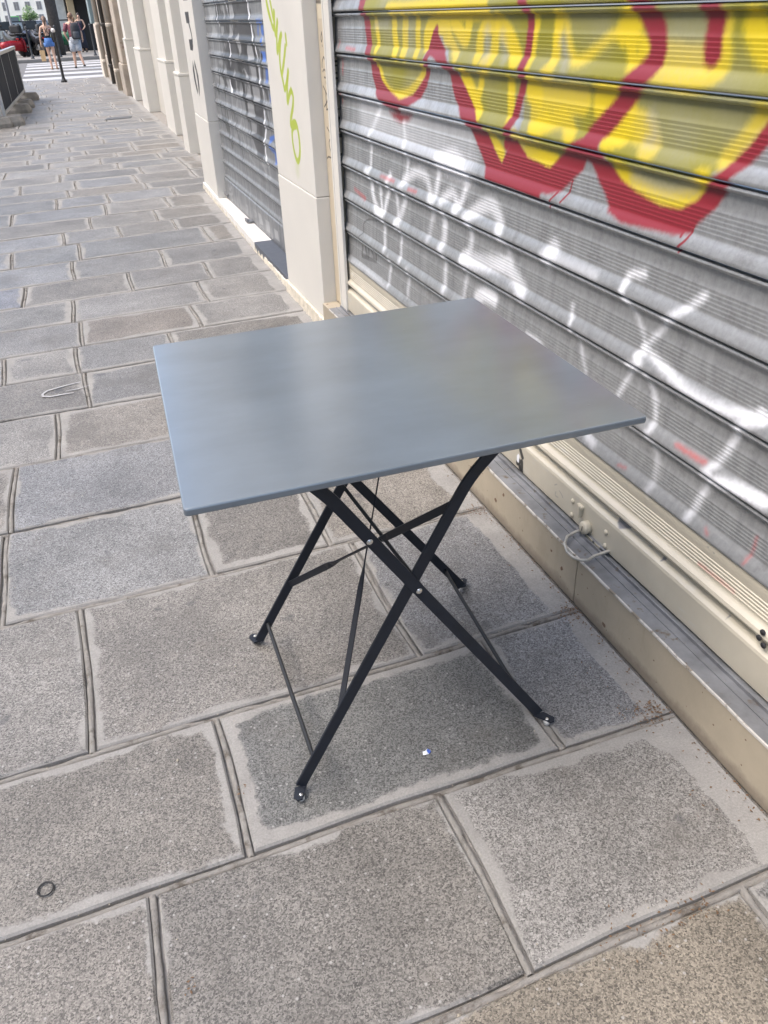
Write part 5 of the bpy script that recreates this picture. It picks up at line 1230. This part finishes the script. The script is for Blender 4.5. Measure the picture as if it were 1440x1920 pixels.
# ------------------------------------------------------------------ parked two-wheelers across the road
tyre = plain('tyre', (.022, .022, .023), .8); chrome = plain('chrome_grey', (.5, .5, .5), .3, .7)
def wheel(parent, y, r, w):
    wl = MB().lathe([(r - .09, -w), (r - .02, -w), (r, -w * .5), (r, w * .5), (r - .02, w), (r - .09, w)], (0, y, r), 18, 'x').build('wheel', tyre, parent)
    MB().lathe([(.02, -w * .9), (r - .095, -w * .7), (r - .095, w * .7), (.02, w * .9)], (0, y, r), 12, 'x').build('rim', chrome, wl)
def motorbike(label, loc, rz, body, seat=(.02, .02, .02), scooter=False, case=True, group='motorbikes and scooters parked across the road'):
    b = thing('motor_scooter' if scooter else 'motorbike', label, 'scooter' if scooter else 'motorbike', loc, rz, group)
    bm_ = plain('bike_body', body, .3, var=.06); sm = plain('bike_seat', seat, .6)
    r = .25 if scooter else .31
    wheel(b, .66, r, .06); wheel(b, -.62, r, .07)
    if scooter:
        m = MB(); m.loft([[(sx * w_, y, z) for sx, z in ((-1, z0), (-1.15, (z0 + z1) / 2), (-.8, z1), (.8, z1), (1.15, (z0 + z1) / 2), (1, z0))] for y, w_, z0, z1 in ((-.98, .08, .55, .72), (-.82, .19, .42, .84), (-.45, .22, .36, .88), (-.10, .22, .34, .86), (.15, .20, .32, .80), (.38, .17, .30, .88))])
        m.build('rear_body', bm_, b)
        m = MB(); m.loft([[(sx * w_, y + .02 * sx * sx, z) for sx, y in ((-1, y0), (-1, y0 + .08), (0, y0 + .14), (1, y0 + .08), (1, y0))] for z, w_, y0 in ((.26, .16, .36), (.50, .20, .42), (.80, .18, .40), (.98, .11, .34))])
        m.build('leg_shield', bm_, b)
        MB().box(-.06, .06, .50, .82, .44, .52, .03).build('mudguard', bm_, b)
        MB().box(-.09, .09, -.68, -.42, .24, .40, .03).build('engine', chrome, b)
    else:
        m = MB(); m.loft([[(sx * w_, y, z) for sx, z in ((-1, z0), (-1.2, (z0 + z1) / 2), (-.7, z1), (.7, z1), (1.2, (z0 + z1) / 2), (1, z0))] for y, w_, z0, z1 in ((-.95, .05, .72, .82), (-.60, .11, .60, .80), (-.15, .12, .42, .78), (.12, .15, .36, .96), (.36, .14, .40, .98), (.62, .12, .70, 1.0), (.72, .06, .80, .92))])
        m.build('fairing', bm_, b)
        MB().box(-.12, .12, -.22, .28, .22, .50, .05).build('engine', chrome, b)
        MB().tube([(.14, .1, .26), (.16, -.3, .28), (.17, -.75, .40)], [.03, .04, .055], 8).build('exhaust', chrome, b)
    MB().box(-.14, .14, -.86, .02, .80, .88, .035).build('seat', sm, b)
    for s in (-1, 1): MB().tube([(s * .07, .66, r), (s * .06, .50, .70), (s * .05, .38, 1.0)], .022, 6).build('fork', chrome, b)
    MB().tube([(-.36, .26, 1.06), (-.30, .32, 1.05), (0, .38, 1.02), (.30, .32, 1.05), (.36, .26, 1.06)], .016, 6).build('handlebar', tyre, b)
    for s in (-1, 1): MB().ell((s * .34, .36, 1.20), (.06, .015, .04), 8, 5).build('mirror', tyre, b)
    MB().ell((0, .52 if scooter else .74, .93), (.07, .04, .06), 8, 5).build('headlight', chrome, b)
    MB().box(-.24, .24, .56, .575, 1.0, 1.34, .005).build('windscreen', plain('smoked_screen', (.05, .06, .07), .15), b) if not scooter else None
    if case: MB().box(-.21, .21, -1.10, -.74, .90, 1.20, .06).build('top_case', sm, b)
    MB().box(-.06, .06, -.99, -.965, .66, .72, .01).build('tail_light', plain('tail_red', (.4, .02, .02), .3), b)
    return b
motorbike('red scooter parked behind the grey site barrier across the road', (-1.22, 43.2, 0), R(-48), (.30, .010, .016), scooter=True, case=False).scale = (.8, .8, .74)
motorbike('black motorbike with a top case parked nearest the walking woman', (-.28, 43.6, 0), R(15), (.03, .03, .035))
motorbike('dark blue motorbike parked just right of the red scooter', (-.78, 44.2, 0), R(-20), (.028, .035, .06))
motorbike('black motorbike without a case behind the red scooter', (-1.35, 45.6, 0), R(25), (.025, .025, .025), case=False)
motorbike('dark grey motorbike at the far left of the parked row', (-2.15, 45.0, 0), R(-15), (.05, .05, .055))
motorbike('dark green scooter parked between the two walkers', (.55, 44.6, 0), R(75), (.02, .12, .06), scooter=True, case=False)
motorbike('maroon motorbike at the left edge behind the barrier', (-2.75, 47.2, 0), R(30), (.11, .02, .03), case=False)

# ------------------------------------------------------------------ vehicles further up the road
def car(label, loc, rz, col, L=4.2, Wd=1.78, H=1.5, van=False):
    c = thing('delivery_van' if van else 'parked_car', label, 'van' if van else 'car', loc, rz)
    bm_ = plain('car_paint', col, .3, var=.03); gl = plain('car_glass', (.10, .13, .15), .08)
    prof_ = [(-L / 2, .32), (-L / 2 - .02, .75), (-L / 2 + .08, .95), (L / 2 - .15, .85), (L / 2, .62), (L / 2, .32)] if not van else [(-L / 2, .32), (-L / 2, H), (L / 2 - 1.25, H), (L / 2 - .5, 1.15), (L / 2, .95), (L / 2, .32)]
    MB().prism([(y, z) for y, z in prof_], -Wd / 2, Wd / 2, 'x', .06).build('body', bm_, c)
    if not van:
        m = MB(); m.loft([[(-Wd / 2 + .06, -L / 2 + .12, .93), (Wd / 2 - .06, -L / 2 + .12, .93), (Wd / 2 - .06, L / 2 - 1.1, .88), (-Wd / 2 + .06, L / 2 - 1.1, .88)], [(-Wd / 2 + .22, -L / 2 + .55, H - .04), (Wd / 2 - .22, -L / 2 + .55, H - .04), (Wd / 2 - .22, L / 2 - 1.85, H - .04), (-Wd / 2 + .22, L / 2 - 1.85, H - .04)]], True, False)
        m.build('windows', gl, c)
        MB().box(-Wd / 2 + .20, Wd / 2 - .20, -L / 2 + .5, L / 2 - 1.8, H - .045, H, .02).build('roof', bm_, c)
        for s in (-1, 1): MB().box(s * (Wd / 2 - .25) - .14, s * (Wd / 2 - .25) + .14, -L / 2 - .04, -L / 2 + .02, .68, .84, .02).build('tail_light', plain('lamp_red', (.4, .03, .03), .3), c)
    else:
        MB().box(-Wd / 2 + .15, Wd / 2 - .15, -L / 2 - .012, -L / 2 + .01, 1.35, H - .2, .004).build('rear_window', gl, c)
        for s in (-1, 1): MB().box(s * (Wd / 2 - .12) - .07, s * (Wd / 2 - .12) + .07, -L / 2 - .02, -L / 2 + .02, .7, 1.1, .01).build('tail_light', plain('lamp_red', (.4, .03, .03), .3), c)
    for s in (-1, 1):
        for y in (-L / 2 + .75, L / 2 - .8): MB().lathe([(.02, -.10), (.26, -.10), (.31, -.07), (.31, .07), (.26, .10), (.02, .10)], (s * (Wd / 2 - .10), y, .31), 14, 'x').build('wheel', tyre, c)
    return c
car('dark car with a black roof standing beyond the parked motorbikes', (-1.9, 74, -.12), R(4), (.025, .028, .03))
car('white car half hidden at the left edge of the far road', (-4.6, 70, -.12), R(8), (.70, .74, .78), H=1.55)
car('pale car on the far road behind the walking woman', (-.05, 88, -.12), R(-3), (.62, .60, .66))
car('green van driving away at the far end of the road', (-5.3, 225, -.12), R(0), (.10, .38, .10), 5.0, 2.0, 2.6, True)

# ------------------------------------------------------------------ buildings, trees and lamps beyond
def house(label, loc, rz, Wd, Dp, H, col, cols, rows, z0=1.2, winc=(.10, .10, .11)):
    """front on the local -y side, from x = 0 to Wd"""
    hs = thing('town_house', label, 'building', loc, rz)
    MB().box(0, Wd, 0, Dp, -.1, H).build('wall', plain('house_wall', col, .85, var=.06, nscale=.6), hs)
    MB().box(-.15, Wd + .15, -.2, Dp + .15, H + .003, H + .35, .05).build('cornice', plain('house_cornice', tuple(c * .95 for c in col), .8), hs)
    ww = Wd / cols * .42; wm_ = plain('house_window', winc, .25); fm = plain('house_frame', (.6, .58, .54), .6)
    for r in range(rows):
        z = z0 + r * 3.1
        if z + 1.9 > H: break
        for i in range(cols):
            x = (i + .5) * Wd / cols
            f = MB().box(x - ww / 2 - .1, x + ww / 2 + .1, -.06, -.003, z - .1, z + 2.0, .01).build('window', fm, hs)
            for s in (0, 1): MB().box(x - ww / 2 + s * (ww / 2 + .02), x - .02 + s * (ww / 2 + .02), -.075, -.063, z, z + 1.9).build('pane', wm_, f)
    return hs
house('sunlit cream apartment house closing the view at the far end of the road', (-70, 285, -.12), 0, 90, 14, 18, (.88, .82, .70), 30, 5, 1.2, (.22, .21, .20))
lh = house('beige corner house with a red awning at the far left of the road', (-13.5, 84, -.12), R(0), 9.2, 34, 14, (.72, .60, .46), 5, 4)
MB().prism([(0, 3.0), (-1.6, 2.35), (-1.6, 2.05), (0, 2.2)], 3.2, 9.0, 'x').build('awning', plain('awning_red', (.48, .03, .06), .7), lh)
for z in (1.5, 4.6, 7.7):
    for i in range(8):
        f = MB().box(9.203, 9.26, 1.5 + i * 4, 3.0 + i * 4, z, z + 2.1, .01).build('window', plain('side_frame', (.6, .56, .5), .6), lh)
        MB().box(9.263, 9.275, 1.62 + i * 4, 2.88 + i * 4, z + .12, z + 1.98).build('pane', plain('side_pane', (.14, .13, .12), .3), f)
for i, (y0, Wd, H, col) in enumerate([(-32, 16, 14.5, (.46, .43, .38)), (-15.9, 13, 12.5, (.50, .46, .39)), (-2.8, 15, 14, (.47, .45, .41)), (12.3, 14, 13, (.52, .47, .39))]):  # houses opposite, out of view, added to block part of the sky
    house(['grey stone house on the opposite side of the road, well behind the viewer', 'beige house on the opposite side of the road, just behind the viewer', 'pale grey house on the opposite side of the road, level with the table', 'warm beige house on the opposite side of the road, short of the crossing'][i], (-11.5, y0, -.12), R(90), Wd, 10, H, col, 5, 4)
cf = thing('corner_cafe', 'dark fronted corner cafe with a beige column and pale window panes across the road', 'building', (.72, 47.2, 0))
dk_wall = plain('cafe_dark_wood', (.035, .034, .036), .5, var=.2); beige_c = plain('cafe_column', (.56, .46, .30), .7)
MB().box(0, 7, .6, 14, -.02, 3.2).build('wall', dk_wall, cf)
MB().box(-.1, 7, -.3, 14, 3.203, 9).build('upper_wall', plain('cafe_upper', (.50, .44, .35), .85), cf)
MB().prism([(-1.5, 2.55), (.598, 3.1), (.598, 2.95), (-1.5, 2.40)], -.1, 7, 'x').build('awning', plain('cafe_awning', (.03, .03, .035), .8), cf)
for x0 in (.60, 2.3): MB().box(x0, x0 + .32, .25, .597, -.02, 3.0, .02).build('column', beige_c, cf)
wf = MB().box(.06, .56, .5, .597, .55, 2.4, .01).build('window', dk_wall, cf)
for z0, z1 in ((.62, 1.28), (1.34, 2.34)): MB().box(.12, .50, .49, .498, z0, z1).build('pane', plain('pale_pane', (.42, .46, .48), .2), wf)
MB().box(1.0, 2.2, .5, .597, 0, 2.4).build('doorway', plain('doorway_dark', (.018, .017, .017), .6), cf)
bark = plain('bark', (.055, .048, .042), .9, var=.3, nscale=12, bump=.6, bscale=25)
def leafmat(n, c):
    t = NT(n); oi = t.noise(3, 3); t.l(t.mix(t.ramp(oi, .35, .65), tuple(q * .7 for q in c), tuple(q * 1.35 for q in c)), t.b.inputs['Base Color']); t.b.inputs['Roughness'].default_value = .6; return t.m
def tree(label, loc, hgt, rt, crown, n, leaf, size, col, branches=()):
    tr = thing('street_tree', label, 'tree', loc); rq = random.Random(int(loc[1] * 10))
    m = MB().tube([(0, 0, -.1), (.03, 0, hgt * .4), (-.03, .05, hgt * .75), (.05, 0, hgt)], [rt, rt * .85, rt * .7, rt * .35], 10)
    for c, r in crown: m.tube([(0, 0, hgt * .7), (c[0] * .5, c[1] * .5, (c[2] + hgt * .7) / 2 + .1), c], [rt * .5, rt * .3, rt * .1], 6)
    m.build('trunk', bark, tr)
    lm = MB()
    for c, r in crown:
        for _ in range(n):
            d = Vector((rq.gauss(0, 1), rq.gauss(0, 1), rq.gauss(0, 1))).normalized() * (rq.random() ** .45)
            p = Vector((c[0] + d.x * r[0], c[1] + d.y * r[1], c[2] + d.z * r[2]))
            a = Vector((rq.gauss(0, 1), rq.gauss(0, 1), rq.gauss(0, .6))).normalized(); b = a.orthogonal().normalized(); s = size * rq.uniform(.6, 1.3)
            lm.add([p - a * s, p + b * s * .45, p + a * s, p - b * s * .45], [(0, 1, 2, 3)])
    lm.build('crown', leafmat('leaves', col), tr)
tree('dark street tree with a thick trunk in front of the corner cafe', (.50, 43.3, 0), 4.2, .26, [((-.2, 0, 5.2), (2.0, 2.0, 1.5)), ((-1.1, -.2, 3.2), (.7, .8, .7)), ((1.2, .3, 4.8), (1.5, 1.5, 1.2)), ((-.75, 0, 2.45), (.28, .3, .3))], 420, None, .09, (.035, .05, .02))
tree('small light green tree in the distance above the parked motorbikes', (-1.9, 200, -.12), 2.2, .15, [((0, 0, 3.0), (1.2, 1.2, 1.3)), ((.9, .3, 2.3), (.9, .9, .8)), ((-.7, 0, 2.2), (.8, .8, .7))], 500, None, .14, (.11, .20, .05))
lp = thing('street_lamp', 'grey street lamp post rising beyond the parked motorbikes', 'street lamp', (-1.75, 62, -.12))
MB().lathe([(.12, 0), (.12, .5), (.075, .6), (.06, 4.6), (.05, 6.2)], (0, 0, 0), 10).build('post', plain('lamp_grey', (.20, .21, .23), .5), lp)
MB().tube([(0, 0, 6.2), (.3, 0, 6.6), (.9, 0, 6.7)], .035, 6).build('arm', plain('lamp_grey_arm', (.20, .21, .23), .5), lp)
MB().ell((1.05, 0, 6.66), (.28, .12, .07), 10, 6).build('lamp_head', plain('lamp_head_grey', (.25, .26, .28), .4), lp)
